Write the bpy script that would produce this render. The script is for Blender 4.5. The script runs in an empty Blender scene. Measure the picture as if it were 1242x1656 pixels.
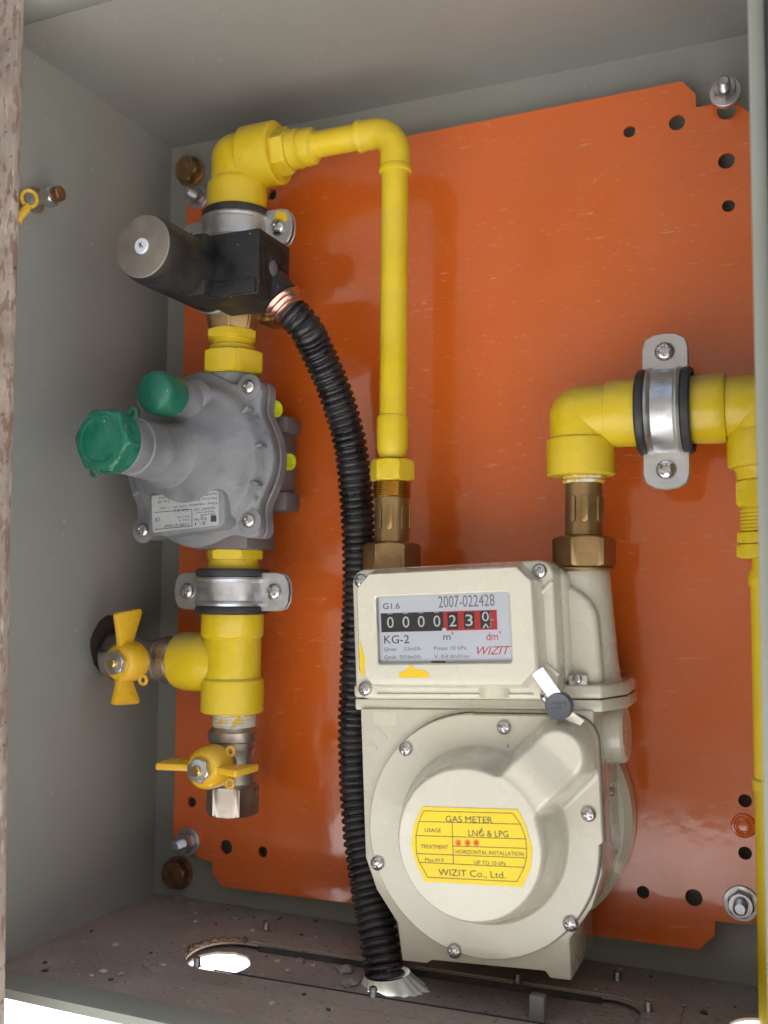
import bpy, bmesh, math, random
from mathutils import Vector, Matrix
from mathutils import noise as mnoise
R = math.radians
random.seed(7)
S = 0.001                      # every length below is in millimetres
sc = bpy.context.scene
COL = sc.collection

# ------------------------------------------------------------------ camera
cd = bpy.data.cameras.new("camera")
cam = bpy.data.objects.new("camera", cd); COL.objects.link(cam)
cd.sensor_fit = 'VERTICAL'; cd.sensor_height = 36; cd.lens = 34.66
cd.clip_start = 0.01; cd.clip_end = 500
def rot_cam(w0, w1, w2):
    Rz = Matrix.Rotation(w0, 3, 'Z'); Rx = Matrix.Rotation(w1, 3, 'X'); Ry = Matrix.Rotation(w2, 3, 'Y')
    M = Rz @ Rx @ Ry           # columns: right, forward, up
    r, f, u = M.col[0], M.col[1], M.col[2]
    return Matrix((r, u, -f)).transposed()
cam.matrix_world = Matrix.Translation(Vector((434.6, -603.6, 220.7)) * S) @ rot_cam(0.402998, 0.074456, -0.007876).to_4x4()
cd.dof.use_dof = True; cd.dof.focus_distance = 0.56; cd.dof.aperture_fstop = 7
sc.camera = cam

# ------------------------------------------------------------------ light
SUN_EL, SUN_AZ = 56, 50        # the sun stands behind the cabinet: its inside lies in open shade
w = bpy.data.worlds.new("World"); sc.world = w; w.use_nodes = True
nt = w.node_tree; bg = nt.nodes['Background']
sky = nt.nodes.new('ShaderNodeTexSky'); sky.sky_type = 'NISHITA'; sky.sun_disc = False
sky.sun_elevation = R(SUN_EL); sky.sun_rotation = R(SUN_AZ); sky.dust_density = 3.0; sky.air_density = 1.0
hs = nt.nodes.new('ShaderNodeHueSaturation'); hs.inputs['Saturation'].default_value = .62   # thin high cloud
nt.links.new(sky.outputs[0], hs.inputs['Color']); nt.links.new(hs.outputs[0], bg.inputs[0]); bg.inputs[1].default_value = 0.15
sl = bpy.data.lights.new("sun", 'SUN'); sl.energy = 5.0; sl.angle = R(0.5); sl.color = (1, .97, .93)
so = bpy.data.objects.new("sun", sl); COL.objects.link(so)
d = Vector((math.sin(R(SUN_AZ)) * math.cos(R(SUN_EL)), math.cos(R(SUN_AZ)) * math.cos(R(SUN_EL)), math.sin(R(SUN_EL))))
so.rotation_euler = d.to_track_quat('Z', 'Y').to_euler()
sc.view_settings.view_transform = 'Standard'; sc.view_settings.look = 'None'
sc.view_settings.exposure = 1.2; sc.view_settings.gamma = 1

# ------------------------------------------------------------------ materials
def mat(name, col, rough=.5, metal=0., var=.12, vscale=25, dust=0., dustcol=(.42, .38, .31), bump=.0, bscale=150,
        specks=None, coat=0., spot=None, dscale=40, detail=6, cluster=0., top=0., topcol=(.36, .31, .22)):
    """principled paint / metal with tonal variation, dust film, chips and bump; coordinates are object space"""
    m = bpy.data.materials.new(name); m.use_nodes = True
    n = m.node_tree; N = n.nodes; L = n.links; b = N['Principled BSDF']
    tc = N.new('ShaderNodeTexCoord')
    no = N.new('ShaderNodeTexNoise'); no.inputs['Scale'].default_value = vscale; no.inputs['Detail'].default_value = detail
    L.new(tc.outputs['Object'], no.inputs['Vector'])
    mr = N.new('ShaderNodeMapRange'); mr.inputs['From Min'].default_value = .3; mr.inputs['From Max'].default_value = .7
    mr.inputs['To Min'].default_value = 1 - var; mr.inputs['To Max'].default_value = 1 + var
    L.new(no.outputs['Fac'], mr.inputs['Value'])
    vm = N.new('ShaderNodeVectorMath'); vm.operation = 'SCALE'; vm.inputs[0].default_value = col[:3]
    L.new(mr.outputs[0], vm.inputs['Scale']); out = vm.outputs[0]
    def mask(scale, lo, hi, det=4, vec=None, rough_=.6):
        t = N.new('ShaderNodeTexNoise'); t.inputs['Scale'].default_value = scale; t.inputs['Detail'].default_value = det
        t.inputs['Roughness'].default_value = rough_
        L.new(vec or tc.outputs['Object'], t.inputs['Vector'])
        r = N.new('ShaderNodeMapRange'); r.inputs['From Min'].default_value = lo; r.inputs['From Max'].default_value = hi
        L.new(t.outputs['Fac'], r.inputs['Value']); return r.outputs[0]
    def mix(fac, a, c, k=1.):
        if k != 1.:
            mm = N.new('ShaderNodeMath'); mm.operation = 'MULTIPLY'; mm.inputs[1].default_value = k
            L.new(fac, mm.inputs[0]); fac = mm.outputs[0]
        x = N.new('ShaderNodeMix'); x.data_type = 'RGBA'; L.new(fac, x.inputs['Factor'])
        L.new(a, x.inputs['A'])
        if isinstance(c, tuple): x.inputs['B'].default_value = (*c[:3], 1)
        else: L.new(c, x.inputs['B'])
        return x.outputs['Result']
    rfac = None
    if dust > 0:
        dm = mask(dscale, .42, .72); out = mix(dm, out, dustcol, dust); rfac = dm
    if specks:
        for (scol, scale, lo, stretch) in specks:
            mp = N.new('ShaderNodeMapping'); mp.inputs['Scale'].default_value = stretch
            L.new(tc.outputs['Object'], mp.inputs['Vector'])
            sm = mask(scale, lo, lo + .03, 2, mp.outputs[0])
            if cluster:
                mu = N.new('ShaderNodeMath'); mu.operation = 'MULTIPLY'; L.new(sm, mu.inputs[0]); L.new(mask(cluster, .28, .55, 3), mu.inputs[1]); sm = mu.outputs[0]
            out = mix(sm, out, scol, .75)
    if spot:
        for (scol, scale, lo) in spot:
            sm = mask(scale, lo, lo + .05, 5); out = mix(sm, out, scol, .9)
    if top > 0:                 # dust lies on upward faces
        ge = N.new('ShaderNodeNewGeometry'); sx = N.new('ShaderNodeSeparateXYZ'); L.new(ge.outputs['Normal'], sx.inputs[0])
        tr = N.new('ShaderNodeMapRange'); tr.interpolation_type = 'SMOOTHSTEP'; tr.inputs['From Min'].default_value = .25; tr.inputs['From Max'].default_value = .95
        L.new(sx.outputs['Z'], tr.inputs['Value']); tm = N.new('ShaderNodeMath'); tm.operation = 'MULTIPLY'
        L.new(tr.outputs[0], tm.inputs[0]); L.new(mask(55, .3, .62, 6), tm.inputs[1]); out = mix(tm.outputs[0], out, topcol, top)
    L.new(out, b.inputs['Base Color'])
    b.inputs['Metallic'].default_value = metal
    rr = N.new('ShaderNodeMapRange'); rr.inputs['To Min'].default_value = max(.03, rough * .85); rr.inputs['To Max'].default_value = min(1, rough * 1.2 + (.25 if dust else 0))
    L.new(rfac if rfac is not None else no.outputs['Fac'], rr.inputs['Value']); L.new(rr.outputs[0], b.inputs['Roughness'])
    if coat: b.inputs['Coat Weight'].default_value = coat; b.inputs['Coat Roughness'].default_value = .06
    if bump > 0:
        t = N.new('ShaderNodeTexNoise'); t.inputs['Scale'].default_value = bscale; t.inputs['Detail'].default_value = 3
        L.new(tc.outputs['Object'], t.inputs['Vector'])
        bp = N.new('ShaderNodeBump'); bp.inputs['Strength'].default_value = bump; bp.inputs['Distance'].default_value = .001
        L.new(t.outputs['Fac'], bp.inputs['Height']); L.new(bp.outputs[0], b.inputs['Normal'])
        if coat: L.new(bp.outputs[0], b.inputs['Coat Normal'])
    return m

PAINT = mat('cabinet_paint', (.26, .263, .238), .45, var=.08, vscale=7, dust=.35, dustcol=(.24, .20, .165), dscale=6, bump=.12, bscale=500,
            specks=[((.5, .47, .4), 260, .71, (1, 1, 1))])
FLOORP = mat('dirty_cabinet_floor', (.31, .26, .215), .7, var=.25, vscale=14, dust=.95, dustcol=(.30, .215, .165), dscale=12, bump=.8, bscale=300,
             specks=[((.10, .08, .07), 330, .65, (1, 1, 1)), ((.45, .38, .32), 260, .66, (1, 1, 1)), ((.09, .08, .07), 130, .70, (1, 1, 1))])
ORANGE = mat('orange_enamel', (.63, .12, .015), .11, var=.07, vscale=10, dust=.10, dustcol=(.5, .2, .1), dscale=8, bump=.07, bscale=110,
             specks=[((.60, .22, .11), 330, .655, (.45, 1, 1.9)), ((.62, .27, .15), 190, .69, (.35, 1, 2.0)), ((.05, .03, .02), 210, .775, (1, 1, 1)), ((.62, .42, .02), 240, .80, (1, 1, 1))], coat=.75, cluster=9.)
RUSTY = mat('rusty_flange', (.25, .205, .165), .75, var=.35, vscale=30, dust=.7, dustcol=(.15, .085, .06), dscale=45, bump=.6, bscale=200,
            specks=[((.15, .085, .06), 230, .55, (1, 1, .3)), ((.33, .30, .27), 150, .63, (1, 1, .25))], spot=[((.10, .045, .03), 170, .62)])
PALE = mat('flange_paint', (.27, .28, .235), .45, var=.05, vscale=20, bump=.1, bscale=300)
GASKET_SHADE = mat('black_gasket_and_shade', (.02, .02, .022), .7, bump=.2)
YEL = mat('yellow_paint', (.66, .475, .010), .34, var=.16, vscale=22, dust=.35, dustcol=(.46, .36, .10), dscale=24, bump=.5, bscale=150, top=.75, topcol=(.36, .29, .12),
          spot=[((.20, .17, .10), 120, .715)])
YEL2 = mat('yellow_paint_chipped', (.66, .475, .010), .32, var=.12, vscale=40, dust=.25, dustcol=(.42, .36, .16), bump=.4, bscale=250,
           spot=[((.08, .07, .06), 110, .66), ((.2, .3, .06), 90, .74)])
LEVER = mat('yellow_lever_enamel', (.72, .42, .02), .28, var=.05, vscale=30, dust=.12, bump=.05)
BRASS = mat('dull_brass', (.36, .24, .11), .38, .9, var=.25, vscale=45, dust=.25, dustcol=(.2, .15, .09), bump=.2, bscale=300,
            spot=[((.55, .4, .03), 70, .74)])
BRASSL = mat('bright_brass', (.62, .42, .14), .25, 1., var=.15)
ZINC = mat('zinc_plate', (.55, .555, .56), .36, 1., var=.12, vscale=60, dust=.15, dustcol=(.3, .28, .25), bump=.15, bscale=250)
STEEL = mat('bolt_steel', (.50, .50, .52), .3, 1., var=.2, vscale=120, bump=.15)
SCREW = mat('screw_steel', (.55, .54, .53), .26, 1., var=.2, vscale=200)
NICKEL = mat('nickel_plated_brass', (.43, .385, .33), .40, 1., var=.15, vscale=50, dust=.2, dustcol=(.3, .26, .22), bump=.15)
RUST = mat('rusty_bolt', (.24, .12, .065), .38, .7, var=.35, vscale=150, bump=.6, bscale=300)
RUBBER = mat('black_rubber', (.022, .022, .025), .5, var=.3, vscale=60, dust=.12, dustcol=(.12, .11, .1), bump=.2)
HOSE = mat('black_conduit_plastic', (.011, .010, .012), .28, var=.3, vscale=60, dust=.12, dustcol=(.14, .115, .10), bump=.35, top=.5, topcol=(.12, .10, .085), bscale=300, dscale=60)
BLACKP = mat('black_solenoid_plastic', (.007, .0065, .007), .48, var=.3, vscale=60, dust=.05, dustcol=(.15, .13, .1), bump=.5, bscale=180, top=.35, topcol=(.2, .17, .13),
             spot=[((.40, .38, .32), 330, .69), ((.5, .4, .03), 170, .745)])
COILFACE = mat('stained_steel_disc', (.20, .175, .145), .42, .8, var=.3, vscale=40, dust=.2, bump=.2)
COPPER = mat('copper_ring', (.55, .30, .24), .25, 1., var=.15)
ALU = mat('grey_diecast_aluminium', (.20, .205, .215), .6, .25, var=.28, vscale=35, dust=.5, dustcol=(.25, .24, .235), dscale=35, bump=1., bscale=120, top=.5)
ALUD = mat('dark_diecast_aluminium', (.15, .125, .12), .6, .3, var=.15, vscale=60, bump=.4)
GREEN = mat('green_plastic', (.003, .105, .06), .38, var=.15, vscale=60, dust=.15, dustcol=(.10, .24, .18), dscale=90, bump=.4, top=.25, topcol=(.15, .27, .2), specks=[((.4, .5, .42), 260, .68, (1, 1, .4))])
LIME = mat('lime_plastic', (.50, .55, .02), .45, var=.08)
SILVERL = mat('silver_label', (.50, .52, .52), .35, .35, var=.08, vscale=60)
INK = mat('dark_ink', (.04, .04, .05), .5)
INKG = mat('grey_ink', (.22, .23, .26), .5)
CREAM = mat('cream_enamel', (.60, .572, .46), .18, top=.55, topcol=(.30, .25, .18), var=.03, vscale=9, dust=.04, dustcol=(.5, .44, .33), dscale=25, bump=.05, bscale=160, coat=.7,
            specks=[((.18, .13, .10), 190, .75, (1, 1, .45))])
CREAMD = mat('cream_enamel_splashed', (.60, .575, .455), .22, var=.035, vscale=18, bump=.06, bscale=200)
FACE = mat('counter_face', (.80, .86, .97), .5, var=.03)
REDC = mat('counter_red', (.62, .02, .03), .5)
BLKC = mat('counter_black', (.015, .015, .018), .5)
WHT = mat('counter_digit_white', (.75, .82, .85), .5)
REDINK = mat('red_ink', (.6, .03, .05), .5)
STICKER = mat('yellow_sticker', (.80, .60, .01), .35, var=.04, vscale=40)
SPLASH = mat('yellow_splash', (.75, .50, .01), .35, var=.05)
SEALD = mat('grey_seal_plastic', (.09, .095, .115), .5, var=.1, bump=.1)
CHROME = mat('bright_strap', (.55, .55, .6), .34, 1., var=.05)
CRUMB = mat('mortar_crumb', (.30, .25, .21), .9, var=.25, vscale=150, bump=.6)
CRUMBW = mat('pale_mortar_crumb', (.50, .45, .38), .9, var=.2, vscale=150, bump=.6)
CLOTH = mat('pale_film', (.80, .78, .66), .5, var=.15, vscale=60)
TAPE = mat('white_thread_tape', (.65, .62, .55), .6, var=.2, vscale=120, bump=.5, spot=[((.62, .43, .01), 130, .47)])
SILV = mat('dark_thread_metal', (.25, .25, .27), .35, 1., var=.1)
GROUND = mat('concrete_ground', (.66, .66, .65), .9, var=.15, vscale=2)
REDL = mat('rusty_edge', (.13, .065, .035), .8, var=.4, vscale=150, bump=.5)
def glass():
    m = bpy.data.materials.new('window_glass'); m.use_nodes = True; n = m.node_tree; N = n.nodes
    for x in list(N):
        if x.type == 'BSDF_PRINCIPLED': N.remove(x)
    t = N.new('ShaderNodeBsdfTransparent'); g = N.new('ShaderNodeBsdfGlossy'); g.inputs['Roughness'].default_value = .03
    f = N.new('ShaderNodeFresnel'); f.inputs['IOR'].default_value = 1.45; x = N.new('ShaderNodeMixShader')
    n.links.new(f.outputs[0], x.inputs[0]); n.links.new(t.outputs[0], x.inputs[1]); n.links.new(g.outputs[0], x.inputs[2])
    n.links.new(x.outputs[0], N['Material Output'].inputs[0]); return m
GLASS = glass()

# ------------------------------------------------------------------ object helpers
def tag(o, label=None, cat=None, group=None, kind=None):
    if label: o['label'] = label
    if cat: o['category'] = cat
    if group: o['group'] = group
    if kind: o['kind'] = kind
    return o
def thing(name, label, cat, O=(0, 0, 0), group=None):
    o = bpy.data.objects.new(name, None); COL.objects.link(o); o.empty_display_size = .01
    o.location = Vector(O) * S; o['O'] = list(O); return tag(o, label, cat, group)
def mk(name, bm, m, parent=None, label=None, sharp=32, local=False, merge=True):
    """link a bmesh (mm) as one mesh object; world mm coordinates unless local"""
    if merge: bmesh.ops.remove_doubles(bm, verts=bm.verts, dist=.004)
    bmesh.ops.recalc_face_normals(bm, faces=bm.faces)
    O = Vector((0, 0, 0))
    if parent is not None and not local:
        q = parent
        while q is not None:
            if 'O' in q: O = O + Vector(q['O'])
            q = q.parent
    bmesh.ops.translate(bm, verts=bm.verts, vec=-O); bmesh.ops.scale(bm, verts=bm.verts, vec=(S, S, S))
    me = bpy.data.meshes.new(name); bm.to_mesh(me); bm.free()
    me.shade_smooth(); me.set_sharp_from_angle(angle=R(sharp))
    me.materials.append(m)
    o = bpy.data.objects.new(name, me); COL.objects.link(o)
    if parent is not None: o.parent = parent
    if label: o['label'] = label
    return o
def copy_tree(o, parent=None):
    c = o.copy(); COL.objects.link(c); c.parent = parent
    for ch in list(o.children): copy_tree(ch, c)
    return c
def put(o, x, y, z, r=(0, 0, 0)):
    o.location = Vector((x, y, z)) * S; o.rotation_euler = r; o['O'] = [x, y, z]; return o
def clean(): pass

def frame(axis):
    a = Vector(axis).normalized(); u = Vector((0, 0, 1)) if abs(a.z) < .9 else Vector((1, 0, 0))
    s = a.cross(u).normalized(); t = s.cross(a).normalized(); return a, s, t
def rings(bm, loops, caps=True, closed=False):
    vs = [[bm.verts.new(p) for p in l] for l in loops]; n = len(vs[0])
    rng = range(len(vs)) if closed else range(len(vs) - 1)
    for i in rng:
        A, B = vs[i], vs[(i + 1) % len(vs)]
        for j in range(n): bm.faces.new((A[j], A[(j + 1) % n], B[(j + 1) % n], B[j]))
    if caps and not closed:
        bm.faces.new(vs[0][::-1]); bm.faces.new(vs[-1])
    return vs
def lathe(prof, O, axis=(0, 0, 1), seg=48, bm=None, ph=0, caps=True):
    bm = bm or bmesh.new(); a, s, t = frame(axis); O = Vector(O)
    loops = [[O + a * h + (s * math.cos(ph + 2 * math.pi * k / seg) + t * math.sin(ph + 2 * math.pi * k / seg)) * r for k in range(seg)] for h, r in prof]
    rings(bm, loops, caps); return bm
def rl(t0, t1, r, c=.8):        # a chamfered cylinder profile
    return [(t0, r - c), (t0 + c * .35, r - c * .3), (t0 + c, r), (t1 - c, r), (t1 - c * .35, r - c * .3), (t1, r - c)]
def hexnut(t0, t1, af, O, axis=(0, 0, 1), ph=0, bm=None, c=1.5, sides=6):
    """nut with turned chamfers; af = distance over the corners / 2"""
    bm = bm or bmesh.new(); a, s, t = frame(axis); O = Vector(O); seg = 12 * sides; ap = af * math.cos(math.pi / sides)
    loops = []
    for h, lim in ((t0, ap * .97), (t0 + c * .5, (ap + af) / 2), (t0 + c, af), (t1 - c, af), (t1 - c * .5, (ap + af) / 2), (t1, ap * .97)):
        l = []
        for k in range(seg):
            an = 2 * math.pi * k / seg; m_ = (an + math.pi / sides) % (2 * math.pi / sides) - math.pi / sides
            # flats: corner at m_=0
            mm = math.pi / sides - abs(m_); r = min(ap / math.cos(mm), lim)
            l.append(O + a * h + (s * math.cos(an + ph) + t * math.sin(an + ph)) * r)
        loops.append(l)
    rings(bm, loops); return bm
def sweep(pts, rad, seg=32, bm=None, caps=True):
    bm = bm or bmesh.new(); P = [Vector(p) for p in pts]; n = len(P)
    T = [(P[min(i + 1, n - 1)] - P[max(i - 1, 0)]).normalized() for i in range(n)]
    a, s, t = frame(T[0]); loops = []
    for i in range(n):
        s = (s - T[i] * s.dot(T[i])).normalized(); t = T[i].cross(s)
        r = rad[i] if isinstance(rad, (list, tuple)) else rad
        loops.append([P[i] + (s * math.cos(2 * math.pi * k / seg) + t * math.sin(2 * math.pi * k / seg)) * r for k in range(seg)])
    rings(bm, loops, caps); return bm
def box(x0, x1, y0, y1, z0, z1, bev=0, seg=2, bm=None):
    b = bmesh.new(); bmesh.ops.create_cube(b, size=1)
    for v in b.verts: v.co = Vector(((x0 + x1) / 2 + v.co.x * (x1 - x0), (y0 + y1) / 2 + v.co.y * (y1 - y0), (z0 + z1) / 2 + v.co.z * (z1 - z0)))
    if bev: bmesh.ops.bevel(b, geom=b.edges[:], offset=bev, segments=seg, affect='EDGES', profile=.5)
    if bm is None: return b
    me = bpy.data.meshes.new('tmp'); b.to_mesh(me); b.free(); bm.from_mesh(me); bpy.data.meshes.remove(me); return bm
def join(a, b):
    me = bpy.data.meshes.new('tmp'); b.to_mesh(me); b.free(); a.from_mesh(me); bpy.data.meshes.remove(me); return a
def prism(poly, d0, d1, plane='xz', bev=0, seg=2):
    """extrude an outline; plane xz -> along y, xy -> along z, yz -> along x"""
    f = {'xz': lambda p, d_: (p[0], d_, p[1]), 'xy': lambda p, d_: (p[0], p[1], d_), 'yz': lambda p, d_: (d_, p[0], p[1])}[plane]
    bm = bmesh.new(); rings(bm, [[f(p, d0) for p in poly], [f(p, d1) for p in poly]])
    bmesh.ops.recalc_face_normals(bm, faces=bm.faces)
    if bev:
        es = [e for e in bm.edges if e.calc_face_angle(0) > R(35)]
        bmesh.ops.bevel(bm, geom=es, offset=bev, segments=seg, affect='EDGES', profile=.5, clamp_overlap=True)
    return bm
def rrect(cx, cz, hw, hh, r, n=6):
    if not isinstance(r, (list, tuple)): r = [r] * 4
    out = []
    for (sx, sz, a0, rr) in ((1, 1, 0, r[0]), (-1, 1, 90, r[1]), (-1, -1, 180, r[2]), (1, -1, 270, r[3])):
        for k in range(n):
            a = R(a0 + 90 * k / (n - 1)); out.append((cx + sx * (hw - rr) + rr * math.cos(a), cz + sz * (hh - rr) + rr * math.sin(a)))
    return out
def chamf(cx, cz, hw, hh, c, n=6):     # cut corners with the same vertex count as rrect
    out = []
    for (sx, sz, k0) in ((1, 1, 0), (-1, 1, 1), (-1, -1, 2), (1, -1, 3)):
        for k in range(n):
            f = k / (n - 1)
            a = (sx * hw, sz * (hh - c)); b = (sx * (hw - c), sz * hh)
            if k0 in (1, 3): a, b = b, a
            out.append((cx + a[0] + (b[0] - a[0]) * f, cz + a[1] + (b[1] - a[1]) * f))
    return out
def circ(cx, cz, r, n=24): return [(cx + r * math.cos(2 * math.pi * k / n), cz + r * math.sin(2 * math.pi * k / n)) for k in range(n)]
def sheet(outer, holes, d0, d1, plane='xz'):
    """plate with round or shaped openings"""
    f = {'xz': lambda p, d_: (p[0], d_, p[1]), 'xy': lambda p, d_: (p[0], p[1], d_)}[plane]
    bm = bmesh.new(); es = []
    for lp in [outer] + holes:
        vs = [bm.verts.new(f(p, d0)) for p in lp]
        es += [bm.edges.new((vs[i], vs[(i + 1) % len(vs)])) for i in range(len(vs))]
    bmesh.ops.triangle_fill(bm, edges=es, use_beauty=True)
    g = bmesh.ops.extrude_face_region(bm, geom=bm.faces[:])
    mv = Vector(f((0, 0), d1)) - Vector(f((0, 0), d0))
    bmesh.ops.translate(bm, verts=[v for v in g['geom'] if isinstance(v, bmesh.types.BMVert)], vec=mv)
    return bm
def loft(loops):               # loops: list of (outline, y)
    bm = bmesh.new(); rings(bm, [[(p[0], y, p[1]) for p in l] for l, y in loops]); return bm
def text_bm(s, x, z, wd, ht, y, rotz=0, th=.12, flip=False, mapf=None, shear=0):
    """lettering fitted to a width and a height, standing on the plane y"""
    cu = bpy.data.curves.new('t', 'FONT'); cu.body = s; cu.resolution_u = 3; cu.size = 10; cu.shear = shear
    o = bpy.data.objects.new('t', cu); COL.objects.link(o)
    dg = bpy.context.evaluated_depsgraph_get(); dg.update(); me = bpy.data.meshes.new_from_object(o.evaluated_get(dg))
    bpy.data.objects.remove(o); bpy.data.curves.remove(cu)
    bm = bmesh.new(); bm.from_mesh(me); bpy.data.meshes.remove(me)
    if not bm.verts: return bm
    xs = [v.co.x for v in bm.verts]; ys = [v.co.y for v in bm.verts]; x0, x1, y1 = min(xs), max(xs), max(ys); y0 = min(ys) if not any(c in s for c in ',gpQ') else min(0, min(ys) * 0)
    ca, sa = math.cos(rotz), math.sin(rotz)
    for v in bm.verts:
        u = (v.co.x - x0) / (x1 - x0) * wd; q = (v.co.y - y0) / (y1 - y0) * ht
        if flip: u, q = -u, -q
        if mapf: v.co = Vector(mapf(u, q))
        else: v.co = Vector((x + u * ca - q * sa, y, z + u * sa + q * ca))
    if not mapf:
        g = bmesh.ops.extrude_face_region(bm, geom=bm.faces[:])
        bmesh.ops.translate(bm, verts=[v for v in g['geom'] if isinstance(v, bmesh.types.BMVert)], vec=(0, -th, 0))
    return bm
def strokes(lines, wdt, y, th=.1):
    bm = bmesh.new()
    for (xa, za, xb, zb) in lines:
        dx, dz = xb - xa, zb - za; l = math.hypot(dx, dz) or 1; nx, nz = -dz / l * wdt / 2, dx / l * wdt / 2
        join(bm, prism([(xa + nx, za + nz), (xb + nx, zb + nz), (xb - nx, zb - nz), (xa - nx, za - nz)], y, y - th))
    return bm
_scr = {}
def screw_mesh(r, kind='cross'):
    k = (r, kind)
    if k in _scr: return _scr[k]
    bm = bmesh.new(); seg = 72; nr = 16; loops = []
    for i in range(nr + 1):
        rr = r * (1 - i / nr) + .01; l = []
        for j in range(seg):
            a = 2 * math.pi * j / seg; x, z = rr * math.cos(a), rr * math.sin(a); f = rr / r
            h = r * .62 * math.sqrt(max(0, 1 - f ** 2.6 * .93))
            wq = .17 * r
            if rr < r * .62 and (abs(x) < wq or abs(z) < wq): h -= r * .38 * min(1, (r * .66 - rr) / (r * .2))
            l.append((x, -h, z))
        loops.append(l)
    loops.insert(0, [(r * math.cos(2 * math.pi * j / seg), 1.0, r * math.sin(2 * math.pi * j / seg)) for j in range(seg)])
    rings(bm, loops); bmesh.ops.recalc_face_normals(bm, faces=bm.faces); bmesh.ops.scale(bm, verts=bm.verts, vec=(S, S, S))
    me = bpy.data.meshes.new('screw'); bm.to_mesh(me); bm.free(); me.shade_smooth(); me.set_sharp_from_angle(angle=R(40)); me.materials.append(SCREW)
    _scr[k] = me; return me
def screw(parent, x, y, z, r, roll=0, name='screw', local=True, axis=None):
    o = bpy.data.objects.new(name, screw_mesh(r)); COL.objects.link(o); o.parent = parent
    O = Vector((0, 0, 0)) if local else Vector(parent['O'])
    o.location = (Vector((x, y, z)) - O) * S; o.rotation_euler = (0, roll, 0) if axis is None else axis
    return o

# ================================================================== SETTING
bm = bmesh.new(); q = [bm.verts.new(p) for p in ((-2e5, -2e5, -1150), (2e5, -2e5, -1150), (2e5, 2e5, -1150), (-2e5, 2e5, -1150))]; bm.faces.new(q)
tag(mk('ground', bm, GROUND), kind='structure', label='sunlit pale concrete ground below the cabinet')

WALLM = mat('reflection_wall_brown', (.11, .09, .07), .9, var=.6, vscale=.35, dust=.3, dscale=2)
ow = box(-9000, 9000, -5600, -5400, -1150, 3300)  # added out of view to block low sky and darken reflections
tag(mk('reflection_wall', ow, WALLM), 'added unseen brown wall behind the camera, darkening the plate reflections', 'wall')
W, H, D = 442, 550, 172
cab = thing('metal_cabinet', 'open grey green sheet steel cabinet around the gas fittings', 'cabinet', (0, 0, 0))
mk('back_panel', box(-1.5, W + 1.5, 0, 1.5, -1.5, H + 1.5), PAINT, cab)
# left wall with the cut-out the side valve passes through
bm = bmesh.new()
def wall_sheet(outer, holes, x0, x1):
    b = sheet(outer, holes, x0, x1, 'xz')
    for v in b.verts: v.co = Vector((v.co.y, v.co.x, v.co.z))
    return b
hole = [(-56 + 20.5 * math.cos(t * math.pi / 14) * (1 + .03 * math.sin(5 * t)), 179.5 + 20 * math.sin(t * math.pi / 14) * (1 + .03 * math.cos(3 * t))) for t in range(28)]
mk('left_wall', wall_sheet([(-D, -1.5), (-.02, -1.5), (-.02, H + 1.5), (-D, H + 1.5)], [hole], -1.5, 0), PAINT, cab)
mk('hole_blocker', lathe([(1.6, 26), (60, 26)], (0, -56, 179.5), (-1, 0, 0), 32), mat('hole_blocker_brown', (.05, .03, .025), .8), cab)  # closed dark tube added behind the hole to block outside light
mk('right_wall', box(W, W + 1.5, -D, -.02, -1.5, H + 1.5), PAINT, cab)
mk('ceiling_panel', box(.02, W - .02, -D, -.02, H, H + 1.5), PAINT, cab)
SK = R(2.7)
def fl(x, y):                   # the floor opening sits slightly askew
    dx, dy = x - 220, y + 76; return (220 + dx * math.cos(SK) - dy * math.sin(SK), -76 + dx * math.sin(SK) + dy * math.cos(SK))
opening = [fl(*p) for p in rrect(221, -78, 131, 24, [16, 22, 22, 16], 8)]
holeR = circ(411, -60, 17, 20)
mk('floor_panel', sheet([(.02, -152), (W - .02, -152), (W - .02, -.02), (.02, -.02)], [opening, holeR], -1.5, 0, 'xy'), FLOORP, cab, label='dusty brown cabinet floor panel with a long opening')
bm = prism([(-152, 0), (-154, .6), (-171, .6), (-173, 0), (-173, -5), (-171.5, -5), (-171.5, -1), (-152, -1.4)], .02, W - .02, 'yz')
mk('floor_lip', bm, PALE, cab)
bm = prism([(-D, H), (-D, H + 8), (-D - 26, H + 8), (-D - 26, H - 2), (-D - 20, H - 3)], -24, W, 'yz', .8)
mk('ceiling_lip', bm, PALE, cab)
bm = prism([(0, 0), (440, 0), (440, 1.5), (0, 1.5)], -40, 590, 'xy'); join(bm, prism([(428, 1.4), (440, 1.4), (440, 18), (428, 18)], -40, 590, 'xy'))
bmesh.ops.transform(bm, matrix=Matrix.Translation((-8, -186, 0)) @ Matrix.Rotation(R(-101), 4, 'Z'), verts=bm.verts); mk('added_door', bm, PAINT, cab, label='added grey green cabinet door, out of view, swung open to block reflections')  # added out of view; its angle keeps bright reflections off the plate's left
# front flanges
bm = prism([(-30, -60), (-30, 760), (39.5, 760), (43.3, 541), (47.5, 235), (54.9, 1), (56, -60)], -D - 33, -D - 28, 'xz', .7)
join(bm, box(-30, -26, -D - 28, -D - .1, -60, 760)); mk('left_flange', bm, RUSTY, cab, label='rust stained front flange with worn pale paint')
mk('right_flange', prism([(417.6, -40), (417.6, 600), (424.4, 600), (424.4, -40)], -D - 5, -D - 1, 'xz', 1.0), PALE, cab)
mk('door_seal', box(424.6, 470, -D - 12, -D - 1, -40, 600, .6), GASKET_SHADE, cab)

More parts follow.
